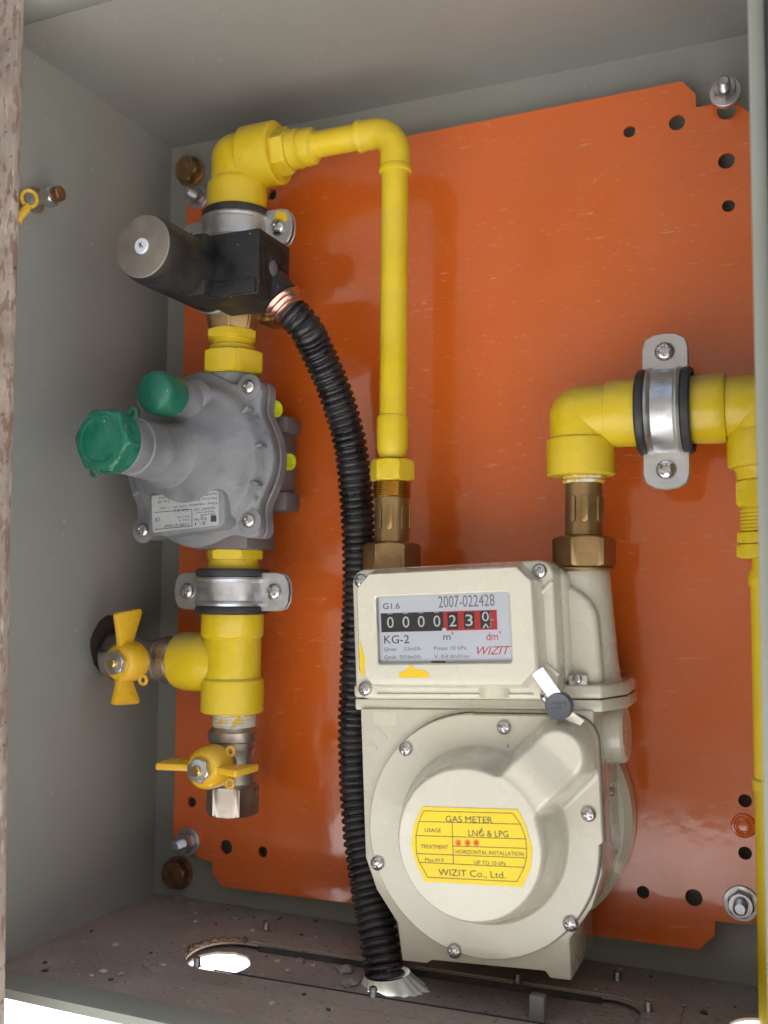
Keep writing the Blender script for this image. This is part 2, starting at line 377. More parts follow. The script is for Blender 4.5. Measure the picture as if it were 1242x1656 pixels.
# raised rim round the opening and the sunken plate below it
gp = thing('gland_plate', 'dusty sunken plate under the long floor opening with two round cut-outs', 'plate', (220, -76, -8))
rag1 = [fl(109 + (18.5 + .5 * math.sin(7 * a * .26)) * math.cos(a * math.pi / 16), -80 + (18.5 + .6 * math.cos(9 * a * .26)) * math.sin(a * math.pi / 16)) for a in range(32)]
mk('plate', sheet([fl(*p) for p in rrect(221, -78, 146, 40, 6, 5)], [rag1, circ(217, -75, 15, 24)], -5.4, -4, 'xy'), FLOORP, gp)
mk('light_skirt', sheet([fl(*p) for p in rrect(221, -78, 145.8, 39.8, 6, 5)], [[fl(*p) for p in rrect(221, -78, 144.6, 38.6, 6, 5)]], -4, -1.6, 'xy'), FLOORP, gp)  # added to stop light leaking up under the floor, keeping the gap dark
rim = thing('opening_rim', 'raised dusty rim framing the long opening in the cabinet floor', 'rim', (220, -76, 0))
mk('rim_frame', sheet([fl(*p) for p in rrect(221, -76, 151, 42, 24, 8)], [[fl(*p) for p in rrect(221, -78, 132, 25, [17, 23, 23, 17], 8)]], .02, 1.0, 'xy'), FLOORP, rim)
bm = bmesh.new(); pts = []
for k in range(26):
    a = R(85 + 110 * k / 25); p = fl(112 + 23 * math.cos(a), -78 + 23.5 * math.sin(a)); pts.append((p[0], p[1], 1.6 + .8 * math.sin(k * 1.7)))
gpts = [fl(*p) for p in rrect(221, -78, 130.6, 23.6, [16, 22, 22, 16], 8)]
fr = [p for p in gpts if p[1] < -97 + (p[0] - 220) * .047 and p[0] > 118] ; fr.sort()
mk('front_shade_line', sweep([(x, y, .9) for x, y in [fl(118 + k * 12, -101.6) for k in range(19)]], .45, 8), GASKET_SHADE, rim)  # black bead standing for the edge shade along the opening's front
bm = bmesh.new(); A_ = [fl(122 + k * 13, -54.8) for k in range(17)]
rings(bm, [[(x, y, -.4), (x, y, -3.95), (x, y - .7, -3.95), (x, y - .7, -.4)] for x, y in A_]); mk('rear_shade_strip', bm, mat('gap_shade_brown', (.055, .045, .04), .8, var=.4, vscale=90), rim)  # dark strip painting in the gap's shade along the rear edge
mk('torn_rusty_edge', sweep(pts, [1.1 + .5 * math.sin(k * 2.3) for k in range(26)], 8), REDL, rim)

# orange mounting plate
outer = [(25.3, 43.6), (47.5, 33), (58, 31), (58, 24), (66, 16), (376, 20), (384.5, 29), (384.8, 36.5), (404, 37.5), (413, 47), (413, 493), (404, 503),
         (381.6, 504), (381.6, 512), (374, 521.5), (66, 517), (58, 509), (58, 506), (34, 506), (24.3, 494)]
bigs = [(370.7, 496.7), (398.1, 468.7), (373.6, 47.8), (68.6, 42.4)]; smalls = [(342.9, 496), (398.7, 441.7), (95.7, 494.3), (345.8, 47.3), (401.6, 103.6), (401.1, 75.2), (39.9, 69.9), (97, 42.3)]
holes = [circ(x, z, 4.7, 20) for x, z in bigs] + [circ(x, z, 3.6, 18) for x, z in smalls] + [circ(398.8, 499.0, 5.5, 18)]
mp = thing('mounting_plate', 'glossy orange enamelled steel plate with notched corners and drilled holes', 'plate', (219, -13, 16))
mk('plate', sheet(outer, holes, -14, -12), ORANGE, mp)
mk('painted_rivet', lathe([(-1, 6.8), (0, 6.8), (1, 6.2), (1.2, 5.2), (.6, 4.6), (.9, 3.5), (1.6, 2.6), (1.8, .5)], (400.7, -14, 90.1), (0, -1, 0), 28), ORANGE, mp)

# ================================================================== BOLTS AND STUDS
def make_bolt(R1, mt, name, label, cat, group):
    t = thing(name, label, cat, group=group)
    mk('washer', lathe([(0, R1 * 1.02), (.3, R1 * 1.12), (1.4, R1 * 1.12), (1.7, R1 * 1.05)], (0, 0, 0), (0, -1, 0), 36), mt, t, local=True)
    mk('head', hexnut(1.8, 9, R1, (0, 0, 0), (0, -1, 0), .3), mt, t, local=True); return t
b = make_bolt(9.2, RUST, 'cabinet_bolt', 'brassy tarnished hex bolt head high in the back corner beside the yellow elbow', 'bolt', 'rusty hex bolts in the left back corners')
put(b, 18.5, -.2, 528.5); b.scale = (1.12, 1, 1.12)
b2 = copy_tree(b); put(b2, 21.5, -.2, 16.5, (0, .5, 0)); b2['label'] = 'dark rusty hex bolt head low in the back corner by the cabinet floor'
BRB = mat('tarnished_yellow_bolt', (.42, .26, .11), .36, .85, var=.4, vscale=110, bump=.5, bscale=300, spot=[((.12, .06, .03), 120, .56)])
for ch in b.children:
    me_ = ch.data.copy(); me_.materials.clear(); me_.materials.append(BRB); ch.data = me_
def make_stud(label, L_=14, rw=9.5):
    t = thing('plate_bolt', label, 'bolt', group='zinc bolts at the corners of the orange plate')
    mk('washer', lathe([(0, rw - .3), (.2, rw), (1.3, rw), (1.6, rw - .4)], (0, 0, 0), (0, -1, 0), 40), ZINC, t, local=True)
    mk('nut', hexnut(1.7, 7.5, 7.3, (0, 0, 0), (0, -1, 0), .2), STEEL, t, local=True)
    prof = []; h = 7.4
    while h < 7.4 + L_ - 1: prof += [(h, 3.3), (h + .45, 3.8)]; h += .9
    prof += [(h, 3.4), (h + .6, 2.6)]
    mk('threaded_end', lathe(prof, (0, 0, 0), (0, -1, 0), 24), STEEL, t, local=True); return t
s = make_stud('zinc stud with nut and round washer at the low left corner of the orange plate', 9); put(s, 38, -14.1, 43)
s1 = copy_tree(s); put(s1, 35, -14.1, 501, (0, 1, 0)); s1['label'] = 'small zinc stud and nut below the upper rusty bolt beside the yellow elbow'; s1.scale = (.85, .95, .85)
s2 = copy_tree(s); put(s2, 398.8, -24, 505, (0, .3, 0)); s2['label'] = 'large zinc nut with stacked washers at the top right corner of the orange plate'; s2.scale = (.92, .9, .92)
sp = mk('spacer', lathe([(-10, 5), (-7, 5), (-7, 7.5), (-5, 7.5), (-5, 6), (-2.4, 6), (-2.4, 9.5), (-.1, 9.5)], (0, 0, 0), (0, -1, 0), 30), STEEL, None, local=True); sp.parent = s2
s3 = copy_tree(s); put(s3, 398.6, -14.1, 48, (0, .1, 0)); s3['label'] = 'zinc nut and washer at the low right corner beside the yellow pipe'; s3.scale = (1.0, .7, 1.0)

fs = thing('rim_stud', 'short threaded stud', 'stud', group='threaded studs in the floor opening rim')
prof = [(0, 2.6)]; h = .5
while h < 5: prof += [(h, 1.8), (h + .4, 2.2)]; h += .8
prof += [(h, 1.6)]
mk('thread', lathe(prof, (0, 0, 0), (0, 0, 1), 16), STEEL, fs, local=True)
put(fs, 113, -36, 1); fs['label'] = 'short threaded stud behind the bright round cut-out'
for (x, y, lb) in ((107.5, -106, 'threaded stud in front of the bright round cut-out'), (217, -103, 'threaded stud in front of the black hose end'),
                   (333, -27, 'threaded stud right of the meter foot behind the opening'), (355, -61, 'threaded stud at the right end of the floor opening'),
                   (283, -53, 'threaded stud under the gas meter at the dark gap')):
    c = copy_tree(fs); put(c, x, y, 1); c['label'] = lb
br = thing('floor_bracket', 'small upright grey metal bracket standing in the floor opening', 'bracket', (302, -84, -6))
mk('upright', box(298, 306, -86, -80, -6.4, 9, .8), PAINT, br)

# earthing stud on the left wall
et = thing('earth_stud', 'corroded stud with nuts on the left cabinet wall', 'stud', (0, -142, 460))
mk('shank', lathe([(0, 4), (12, 4), (12.5, 3.6), (21, 3.6), (22, 3)], (-.5, -142, 457), (1, -.03, .05), 20), ZINC, et)
mk('nut', hexnut(11, 18, 7, (-.5, -142, 457), (1, -.03, .05), .3), ZINC, et)
mk('end', lathe([(18, 4.6), (22.5, 4.6), (23, 4)], (-.5, -142, 457), (1, -.03, .05), 20), RUST, et)
mk('washer', lathe([(0.2, 8), (1.8, 8)], (-.5, -142, 457), (1, 0, 0), 24), ZINC, et)
yr = thing('yellow_ring_lug', 'yellow ring lug and wire end beside the left wall stud', 'cable lug', (5, -158, 452))
mk('ring', sweep([(5 + 2.6 * math.cos(2 * math.pi * k / 24), -151 + 3.6 * math.cos(2 * math.pi * k / 24), 454 + 5 * math.sin(2 * math.pi * k / 24)) for k in range(25)], 1.3, 10), LEVER, yr)
mk('wire', sweep([(5, -151.5, 449.5), (4, -153, 446), (2.2, -155, 442), (1.5, -156, 438)], [2.4, 2.8, 2.6, 2.2], 10), LEVER, yr)

# ================================================================== PIPE CLAMPS   local: pipe along z, ears along x, front = -y
def make_clamp():
    t = thing('pipe_clamp', 'zinc pipe clamp', 'pipe clamp', group='rubber lined zinc pipe clamps')
    mk('rubber_lining', lathe([(-14, 20), (-14.3, 22.4), (-13.2, 23.3), (-11, 23.5), (-9.6, 23), (-9.2, 21.9), (9.2, 21.9), (9.6, 23), (11, 23.5), (13.2, 23.3), (14.3, 22.4), (14, 20)], (0, 0, 0), (0, 0, 1), 64, caps=False), RUBBER, t, local=True)
    for sg, nm in ((-1, 'front_half'), (1, 'rear_half')):
        bm = bmesh.new(); n = 36; loops = []
        prof = [(-9, 22), (-9, 23.4), (-7.6, 24.1), (-6.4, 23.6), (-5.6, 22.9), (5.6, 22.9), (6.4, 23.6), (7.6, 24.1), (9, 23.4), (9, 22)]
        for k in range(n + 1):
            a = R(3 + 174 * k / n); loops.append([(math.cos(a) * r, sg * math.sin(a) * r, z) for z, r in prof])
        rings(bm, loops)
        for sx in (-1, 1):
            ol = [(sx * 21.5, -12), (sx * 34, -12), (sx * 39, -10.5), (sx * 41.5, -6), (sx * 42.3, 0), (sx * 41.5, 6), (sx * 39, 10.5), (sx * 34, 12), (sx * 21.5, 12)]
            y0 = sg * 1.2; join(bm, prism(ol, y0, y0 + sg * 1.8, 'xz', .35, 1))
        mk(nm, bm, ZINC, t, local=True)
    for sx in (-1, 1): screw(t, sx * 32, -3.1, 0, 5.3, .4 * sx + .2, 'clamp_screw')
    mk('hanger_rod', lathe([(0, 6.5), (4, 6.5), (4, 4), (22.6, 4)], (0, 23.2, 0), (0, 1, 0), 20), STEEL, t, local=True)
    bm = bmesh.new()
    for (s_, a0, wd) in (('3/4', -22, 5), ('20-25', 4, 12), ('III', -38, 5)):
        def mf(u, q_, a0=a0):
            a = R(a0) + u / 23.0; return (math.sin(a) * 23.05, -math.cos(a) * 23.05, q_ - 2.4)
        join(bm, text_bm(s_, 0, 0, wd, 4.8, 0, mapf=mf))
    mk('stamped_size', bm, STEEL, t, local=True)
    return t
c1 = make_clamp(); put(c1, 98, -60, 216.2); c1['label'] = 'zinc pipe clamp with black rubber on the yellow riser just under the grey regulator'
c2 = copy_tree(c1); put(c2, 96.5, -60, 449.5); c2['label'] = 'zinc pipe clamp under the top left yellow elbow behind the black coil'
mk('paint_splash', prism([(29, 4), (31, 11), (37, 9), (39.5, 4.5), (36, 2), (32, 3.5)], -3.05, -3.35, 'xz'), SPLASH, c2, local=True)
c3 = copy_tree(c1); put(c3, 367.8, -60, 315.5, (0, R(90), 0)); c3['label'] = 'bright zinc pipe clamp round the horizontal yellow pipe above the meter'

# ================================================================== PIPE FITTINGS
def arc(c, r, a0, a1, n, ux, uz):
    return [Vector(c) + Vector(ux) * r * math.cos(R(a0 + (a1 - a0) * k / n)) + Vector(uz) * r * math.sin(R(a0 + (a1 - a0) * k / n)) for k in range(n + 1)]
# top left elbow: from the clamp up, then right
e = thing('pipe_elbow', 'large yellow painted elbow at the top left corner', 'pipe elbow', (96, -60, 466))
def tight(cx_, cz_, r_, dn, rt):      # cast elbow: straight legs meeting in a round corner
    b_ = lathe([(0, r_), (dn, r_)], (cx_, -60, cz_ - dn), (0, 0, 1), 48); join(b_, lathe([(0, r_), (rt, r_)], (cx_, -60, cz_), (1, 0, 0), 48))
    q_ = bmesh.new(); bmesh.ops.create_uvsphere(q_, u_segments=48, v_segments=32, radius=r_ * 1.004); bmesh.ops.translate(q_, verts=q_.verts, vec=(cx_, -60, cz_)); return join(b_, q_)
mk('bend', tight(96.3, 499.5, 17.6, 34, 26), YEL, e)
mk('socket', lathe([(0, 15), (0, 18.5), (.8, 19.6), (16, 19.8), (19, 19.6), (21, 18.3)], (96, -60, 463.5), (0, 0, 1), 56), YEL, e)
mk('socket', lathe([(0, 15), (0, 19), (.8, 20.2), (18, 20.4), (22.5, 20.2), (24.5, 17.5)], (127, -60, 500.2), (-1, 0, 0), 56), YEL, e)
mk('riser', lathe([(0, 17), (36, 17)], (96.5, -60, 430), (0, 0, 1), 40), YEL, e)
# adapter
a = thing('pipe_adapter', 'yellow hex adapter between the top left elbow and the thin pipe', 'pipe fitting', (127, -60, 500))
mk('hexagon', hexnut(0, 11, 15, (125, -60, 500.5), (1, 0, 0), .2), YEL, a)
mk('shoulder', lathe([(11, 11.5), (11.5, 12.5), (17, 12.6), (18, 11), (19, 9.8)], (125, -60, 500.5), (1, 0, 0), 40), YEL, a)
mk('collar', lathe([(18, 9), (19, 11.4), (22, 12.1), (27, 11.6), (28.6, 9), (30, 8.2)], (125, -60, 500.5), (1, 0, 0), 40), YEL, a)
# thin pipe with soldered bend
g = thing('gas_pipe', 'thin yellow pipe running right then down to the meter inlet', 'pipe', (208, -60, 296))
mk('pipe_run', lathe([(0, 8.2), (39, 8.2)], (152, -60, 501), (1, 0, 0), 36), YEL, g)
pts = [Vector((184, -60, 501))] + arc((193, -60, 485.5), 15.5, 90, 0, 16, (1, 0, 0), (0, 0, 1)) + [Vector((208.6, -60, 475))]
bm = sweep(pts, 9.4, 40)
join(bm, lathe([(0, 8.2), (.6, 10), (3, 10), (4, 9.4)], (183, -60, 501), (1, 0, 0), 36)); join(bm, lathe([(0, 8.2), (.6, 10), (3, 10), (4, 9.4)], (208.6, -60, 473.5), (0, 0, 1), 36))
mk('soldered_bend', bm, YEL, g)
mk('pipe_run', lathe([(0, 8.3), (155, 8.3)], (208.4, -60, 320), (0, 0, 1), 40), YEL, g)
mk('sleeve', lathe([(0, 7.6), (3, 8.6), (6, 9.4), (20, 9.5), (24, 9.4), (25.4, 9.0), (26, 8.3)], (208, -60, 297), (0, 0, 1), 40), YEL, g)

def threads(z0, z1, r, x, y, pitch=1.4):
    prof = [(z0, r - .9)]; h = z0 + .2
    while h < z1 - pitch: prof += [(h, r - .7), (h + pitch * .5, r)]; h += pitch
    prof += [(z1, r - .8)]; return lathe(prof, (x, y, 0), (0, 0, 1), 44)
def union(x, y, z0, yellow_top, label):
    t = thing('meter_union', label, 'pipe union', (x, y, z0), group='brass unions on the meter ports')
    mk('union_nut', hexnut(0, 17, 17.3, (x, y, z0), (0, 0, 1), R(12)), BRASS, t)
    mk('barrel', lathe([(16, 12), (17, 12.5), (18, 10.3), (47, 10.2), (47.5, 9.5)], (x, y, z0), (0, 0, 1), 44), BRASS, t)
    for an in (-115, -75, -25, 35):
        b_ = prism(rrect(0, 0, 2.2, 7.5, 2.2, 5), 0, 1.3, 'xz', .4)
        M = Matrix.Translation((x, y, z0 + 32)) @ Matrix.Rotation(R(an + 90), 4, 'Z') @ Matrix.Translation((0, -11.2, 0))
        bmesh.ops.transform(b_, matrix=M, verts=b_.verts); mk('grip_rib', b_, BRASS, t)
    if yellow_top:
        mk('thread', threads(z0 + 44, z0 + 54, 11.6, x, y), BRASSL, t)
        mk('top_nut', hexnut(54, 67, 13.6, (x, y, z0), (0, 0, 1), R(20)), YEL2, t, label='chipped yellow painted nut')
    else:
        mk('thread_tape', threads(z0 + 46.4, z0 + 51.5, 11.8, x, y, 2.2), TAPE, t)
        mk('gasket_ring', lathe(rl(-1.6, 0, 16.2, .5), (x, y, z0), (0, 0, 1), 44), BRASS, t)
    return t
union(208, -60, 229, True, 'brass union under the thin yellow pipe at the left meter port')
union(323, -60, 231.5, False, 'brass union under the right yellow elbow at the right meter port')

e = thing('pipe_elbow', 'yellow elbow above the right meter port turning towards the clamp', 'pipe elbow', (322, -60, 283))
mk('bend', tight(321.8, 315.2, 17.2, 20, 22), YEL, e)
mk('socket', lathe([(0, 15), (0, 17.5), (.8, 18.6), (17, 18.8), (20, 18.5), (21.5, 16.8)], (321.5, -60, 282), (0, 0, 1), 56), YEL, e)
mk('socket', lathe([(0, 16.4), (1, 17.9), (4, 18.4), (19, 18.4), (26, 18.2)], (336, -60, 315.8), (1, 0, 0), 56), YEL, e)
mk('inner_pipe', lathe([(0, 18), (20, 18)], (358, -60, 315.6), (1, 0, 0), 40), YEL, e)
t = thing('pipe_tee', 'yellow tee at the right edge above the long right hand pipe', 'pipe tee', (417, -60, 283))
mk('socket', lathe([(0, 18), (16, 18.6), (21, 18.6), (22.5, 17.9), (23.2, 16)], (376, -60, 315.5), (1, 0, 0), 56), YEL, t)
bm = lathe([(0, 16.5), (38, 16.5)], (396, -60, 315.5), (1, 0, 0), 48); join(bm, sweep([(417, -60, 315), (417, -60, 299)], 17, 48))
mk('body', bm, YEL, t)
mk('branch_socket', lathe([(0, 15), (0, 17.4), (.8, 18.4), (12, 18.6), (17, 18.2), (22, 16)], (417, -60, 283), (0, 0, 1), 56), YEL, t)
mk('side_socket', lathe([(0, 17), (1, 18.6), (20, 18.6)], (421, -60, 315.5), (1, 0, 0), 56), YEL, t)
t = thing('pipe_adapter', 'yellow threaded nipple and nuts under the right hand tee', 'pipe fitting', (417, -60, 237))
mk('taper', lathe([(0, 14), (4, 14.4), (6, 15.4), (7, 15)], (417, -60, 276.6), (0, 0, 1), 40), YEL, t)
mk('hexagon', hexnut(0, 14, 15.4, (417, -60, 262.5), (0, 0, 1), .1), YEL2, t)
mk('thread', threads(250, 262.5, 13, 417, -60, 1.9), YEL, t)
mk('lock_nut', hexnut(0, 6, 15, (417, -60, 243.6), (0, 0, 1), .15, c=.6), YEL2, t); mk('end_nut', hexnut(0, 7.4, 15.4, (417, -60, 236), (0, 0, 1), .15, c=.8), YEL2, t)
t = thing('riser_pipe', 'long thin yellow pipe down the right edge of the cabinet', 'pipe', (417, -60, -30))
mk('pipe_run', lathe([(0, 8.3), (246, 8.3), (249, 9.6), (252, 9.2), (256, 7.6), (262, 7)], (417, -60, -25), (0, 0, 1), 40), YEL, t)
mk('joint', lathe([(0, 8.3), (.8, 9.3), (6, 9.3), (7, 8.3)], (417, -60, 118), (0, 0, 1), 40), YEL, t)

# left riser: adapter under the coil, nipple under the regulator, tee
t = thing('pipe_adapter', 'yellow hex adapter between the brass solenoid body and the grey regulator', 'pipe fitting', (94, -60, 362))
mk('hexagon', hexnut(0, 15.5, 21, (95, -60, 355.5), (0, 0, 1), R(25)), YEL2, t)
mk('neck', lathe([(13, 14), (14, 15), (18, 15), (19, 13.5), (21, 13.5), (22, 15), (24, 14.5)], (94.5, -60, 356.5), (0, 0, 1), 44), YEL, t)
t = thing('pipe_adapter', 'short yellow hex nipple right under the grey regulator', 'pipe fitting', (98, -60, 232))
mk('hexagon', hexnut(0, 7, 18.5, (99, -60, 236), (0, 0, 1), R(15), c=1), YEL2, t)
mk('neck', lathe([(0, 16), (3, 16.4), (6, 15.4)], (98.5, -60, 230.5), (0, 0, 1), 44), YEL, t)
t = thing('pipe_tee', 'large yellow tee at the lower left with a branch to the side wall valve', 'pipe tee', (99, -60, 141))
mk('upper_socket', lathe([(0, 17.2), (1.5, 19.2), (3, 19.8), (20, 19.8), (32, 19.5)], (98.5, -60, 186), (0, 0, 1), 56), YEL, t)
mk('body', lathe([(0, 18), (32, 18)], (99, -60, 156.5), (0, 0, 1), 56), YEL, t)
mk('lower_socket', lathe([(0, 14), (0, 18.8), (.8, 19.8), (18, 20), (20.5, 19.4), (22, 17.8)], (99.5, -60, 140.3), (0, 0, 1), 56), YEL, t)
mk('branch_socket', lathe([(0, 12), (0, 15.5), (2, 17.6), (7, 18.8), (16, 19), (24, 18.6), (29, 17.4), (34, 16.5)], (57.5, -60, 171), (1, 0, 0), 56), YEL, t)

# ================================================================== BALL VALVES   local: body along z (origin at ball), stem towards -y
def make_valve():
    t = thing('ball_valve', 'valve', 'ball valve', group='nickel ball valves with yellow butterfly levers')
    mk('threaded_end', threads(21, 32, 14, 0, 0, 1.9), TAPE, t, local=True)
    mk('collar', lathe([(7, 13), (8, 14.6), (12, 14.8), (13, 15.8), (18.5, 15.8), (20, 14), (21.5, 13.4)], (0, 0, 0), (0, 0, 1), 44), NICKEL, t, local=True)
    mk('body', lathe([(-16, 13), (-13, 15), (-8, 14.6), (-4, 13.5), (4, 13.5), (8, 14.8), (10, 14)], (0, 0, 0), (0, 0, 1), 44), NICKEL, t, local=True)
    mk('hex_end', hexnut(-33, -14, 17, (0, 0, 0), (0, 0, 1), R(14)), NICKEL, t, local=True)
    mk('inner_thread', lathe([(-33.4, 11), (-33.2, 12.6)], (0, 0, 0), (0, 0, 1), 30), RUBBER, t, local=True)
    mk('stem_boss', lathe([(0, 9), (19, 9), (20, 7.5)], (0, 0, 0), (0, -1, 0), 32), NICKEL, t, local=True)
    lv = mk('lever', lathe([(18, 9.5), (19, 12), (21, 13), (30, 12.6), (34, 11.6), (36, 9.6), (36.2, 7)], (0, 0, 0), (0, -1, 0), 44), LEVER, t, local=True)
    for sx in (-1, 1):
        ol = [(sx * 9, -22), (sx * 13, -22.5), (sx * 18, -20), (sx * 31, -14), (sx * 33, -15), (sx * 33.5, -17), (sx * 31.5, -38), (sx * 30, -39.5), (sx * 16, -36), (sx * 9, -35)]
        ol = [(9 + (x_ - 9) * .76 if sx > 0 else x_, y_) for x_, y_ in ol]; bm = prism(ol, -2.1, 2.1, 'xy', .9); mk('wing', bm, LEVER, lv, local=True)
        lp = sweep([(11.5 + 2.6 * math.cos(2 * math.pi * k / 16), -22, -sx * 9.5 + 2.6 * math.sin(2 * math.pi * k / 16)) for k in range(17)], 1.1, 8)
        mk('seal_eye', lp, LEVER, lv, local=True)
    mk('nut', hexnut(36, 40.5, 7.8, (0, 0, 0), (0, -1, 0), .25, c=.9), ZINC, t, local=True)
    mk('stem', lathe([(38, 3), (42.4, 3), (43, 2.4)], (0, 0, 0), (0, -1, 0), 20), BRASSL, t, local=True)
    bm = strokes([(-.6, -16.4, 1, -16.4), (1.2, -15.6, 1.4, -18.4), (-.8, -15, -.6, -18), (-3, -15.4, -2.4, -18.2)], .35, -15.0)
    return t
v1 = make_valve(); put(v1, 101, -60, 110.3); v1['label'] = 'nickel ball valve with level yellow lever hanging under the lower left tee'
v2 = copy_tree(v1); v2.rotation_euler = (0, R(90), 0); put(v2, 36, -58, 171, (0, R(90), 0)); v2['label'] = 'nickel ball valve with upright yellow lever passing through the left wall hole'

# ================================================================== SOLENOID VALVE
so_ = thing('solenoid_valve', 'brass solenoid gas valve with round black coil and square black plug', 'solenoid valve', (94, -60, 384))
bm = lathe([(-2, 15), (1, 16.5), (8, 18), (18, 20), (30, 20), (40, 18), (48, 16)], (95, -60, 386), (0, 0, 1), 8, ph=R(22.5))
bmesh.ops.bevel(bm, geom=bm.edges[:], offset=1.2, segments=2, affect='EDGES')
mk('brass_body', bm, BRASS, so_)
mk('lower_collar', hexnut(0, 6.5, 17.5, (94, -60, 379), (0, 0, 1), .5, c=1.2), YEL2, so_)
mk('side_boss', box(106, 126, -52, -30, 392, 408, 3), BRASS, so_)
mk('armature_base', lathe([(0, 16), (5, 18.3), (9, 18.3), (9.5, 17)], (94, -76, 409), (0, -1, 0), 44), ZINC, so_)
mk('coil', lathe([(0, 17.5), (1.2, 19.6), (60, 19.8), (66, 19.4), (69, 18.6), (70, 18)], (94, -85.5, 411), (0, -1, 0), 64), BLACKP, so_)
mk('coil_block', box(94, 112, -120, -88, 391.5, 430, 3), BLACKP, so_)
mk('coil_cap', lathe([(0, 18.2), (.6, 18.3), (1.0, 17.8)], (94, -155.5, 411), (0, -1, 0), 64), COILFACE, so_)
n_ = mk('centre_nut', lathe([(0, 4.6), (1, 4.6), (1.5, 4), (1.4, 1)], (94, -156.3, 411), (0, -1, 0), 28), mat('pale_nut', (.55, .56, .6), .4, .3), so_)
mk('pen_mark', strokes([(92.6, 412.6, 95.6, 409.6), (93.4, 409.4, 94.4, 413.2), (92.4, 411.2, 94, 411.4)], .5, -157.8), INK, so_)
pl = mk('plug_housing', box(101, 143.5, -111, -73, 391, 431, 1.6), BLACKP, so_)
mk('plug_lip', box(100, 142, -113.2, -111, 392, 400.5, .8), BLACKP, pl)
def side(pts2):                 # relief on the right hand face
    b_ = bmesh.new()
    for (ya, za, yb, zb) in pts2:
        dy, dz = yb - ya, zb - za; l = math.hypot(dy, dz); ny, nz = -dz / l * .5, dy / l * .5
        join(b_, prism([(ya + ny, za + nz), (yb + ny, zb + nz), (yb - ny, zb - nz), (ya - ny, za - nz)], 143.4, 144.2, 'yz'))
    return b_
mk('raised_relief', side([(-107, 426, -84, 426), (-84, 426, -84, 412), (-107, 426, -107, 400), (-107, 400, -95, 398), (-103, 422, -92, 422), (-103, 404, -103, 422), (-92, 422, -84, 412),
                          (-82, 424, -79, 420), (-79, 424, -82, 418), (-82, 414, -79, 412), (-79, 409, -82, 407), (-82, 404, -79, 401), (-80, 398, -82, 397)]), BLACKP, pl)
mk('plug_screw', lathe([(0, 4.6), (1, 4.6), (1.4, 3.8)], (143.4, -95, 411), (1, 0, 0), 24), SEALD, pl)
gd = Vector((.62, .15, -.78)).normalized(); g0 = Vector((136, -86, 404))
mk('cable_gland', lathe([(0, 12), (12, 12.2), (13, 11)], g0, gd, 40), BLACKP, so_)
mk('gland_rings', lathe([(12.5, 10), (12.8, 12.2), (14.2, 13.4), (15.6, 12.2), (16.4, 12), (17.8, 13.1), (19.2, 12), (20, 11.8), (21.2, 12.6), (22.4, 11.6), (23, 10)], g0, gd, 44), COPPER, so_)

# ================================================================== CORRUGATED HOSE
def catmull(P, n):
    P = [Vector(p) for p in P]; P = [P[0] * 2 - P[1]] + P + [P[-1] * 2 - P[-2]]; out = []
    for i in range(1, len(P) - 2):
        for k in range(n):
            t_ = k / n; a_, b_, c_, d_ = P[i - 1], P[i], P[i + 1], P[i + 2]
            out.append(.5 * ((2 * b_) + (c_ - a_) * t_ + (2 * a_ - 5 * b_ + 4 * c_ - d_) * t_ ** 2 + (3 * b_ - a_ - 3 * c_ + d_) * t_ ** 3))
    out.append(P[-2]); return out
g1 = g0 + gd * 20
raw = catmull([g1, g0 + gd * 34 + Vector((0, 3, 0)), (160, -68, 366), (168, -55, 338), (175, -46, 300), (178.5, -42, 240), (178, -42, 180), (178, -44, 124), (184, -50, 80), (195, -60, 45), (206, -69, 18), (213, -74, -6), (217, -76, -26)], 60)
# resample by length
seg_ = [0];
for i in range(1, len(raw)): seg_.append(seg_[-1] + (raw[i] - raw[i - 1]).length)
tot = seg_[-1]; pitch = 4.35; step = pitch / 8; N_ = int(tot / step); pts = []; rad = []; j = 0
wave = [9.0, 10.2, 10.7, 10.8, 10.8, 10.7, 10.2, 9.0]
for k in range(N_):
    L_ = k * step
    while j < len(seg_) - 2 and seg_[j + 1] < L_: j += 1
    f_ = (L_ - seg_[j]) / max(1e-6, seg_[j + 1] - seg_[j]); pts.append(raw[j].lerp(raw[j + 1], f_)); rad.append((wave[k % 8] + .35 * mnoise.noise(Vector((k / 8 * .9, 3.3, 0))) + .25 * mnoise.noise(Vector((k / 8 * 4.1, 1.3, 5)))) * (1 + .10 * max(0, (L_ - tot * .72) / (tot * .28))))
hs = tag(mk('corrugated_hose', sweep(pts, rad, 40), HOSE, sharp=60), 'black corrugated conduit curving down from the coil plug into the floor opening', 'hose')
# pale crumpled film where the hose leaves the floor
bm = bmesh.new(); loops = []
for i in range(9):
    f_ = i / 8; l = []
    for k in range(120):
        a_ = 2 * math.pi * k / 120; lean = .5 + .5 * math.cos(a_ - .25)
        r_ = 12.8 + f_ ** 1.3 * (2.4 + 9.5 * lean ** 2) + f_ * .9 * math.sin(a_ * 17 + 2 * math.sin(a_ * 3)) * (.3 + lean)
        l.append((213 + r_ * math.cos(a_), -74 + r_ * math.sin(a_) * (.98 - .3 * f_), 1.5 - 6 * f_ + 2.5 * lean * (1 - f_) + .6 * math.sin(a_ * 11) * f_))
    loops.append(l)
rings(bm, loops, caps=False)
tag(mk('crumpled_film', bm, CLOTH, sharp=80), 'pale pleated plastic film round the foot of the black hose', 'film')

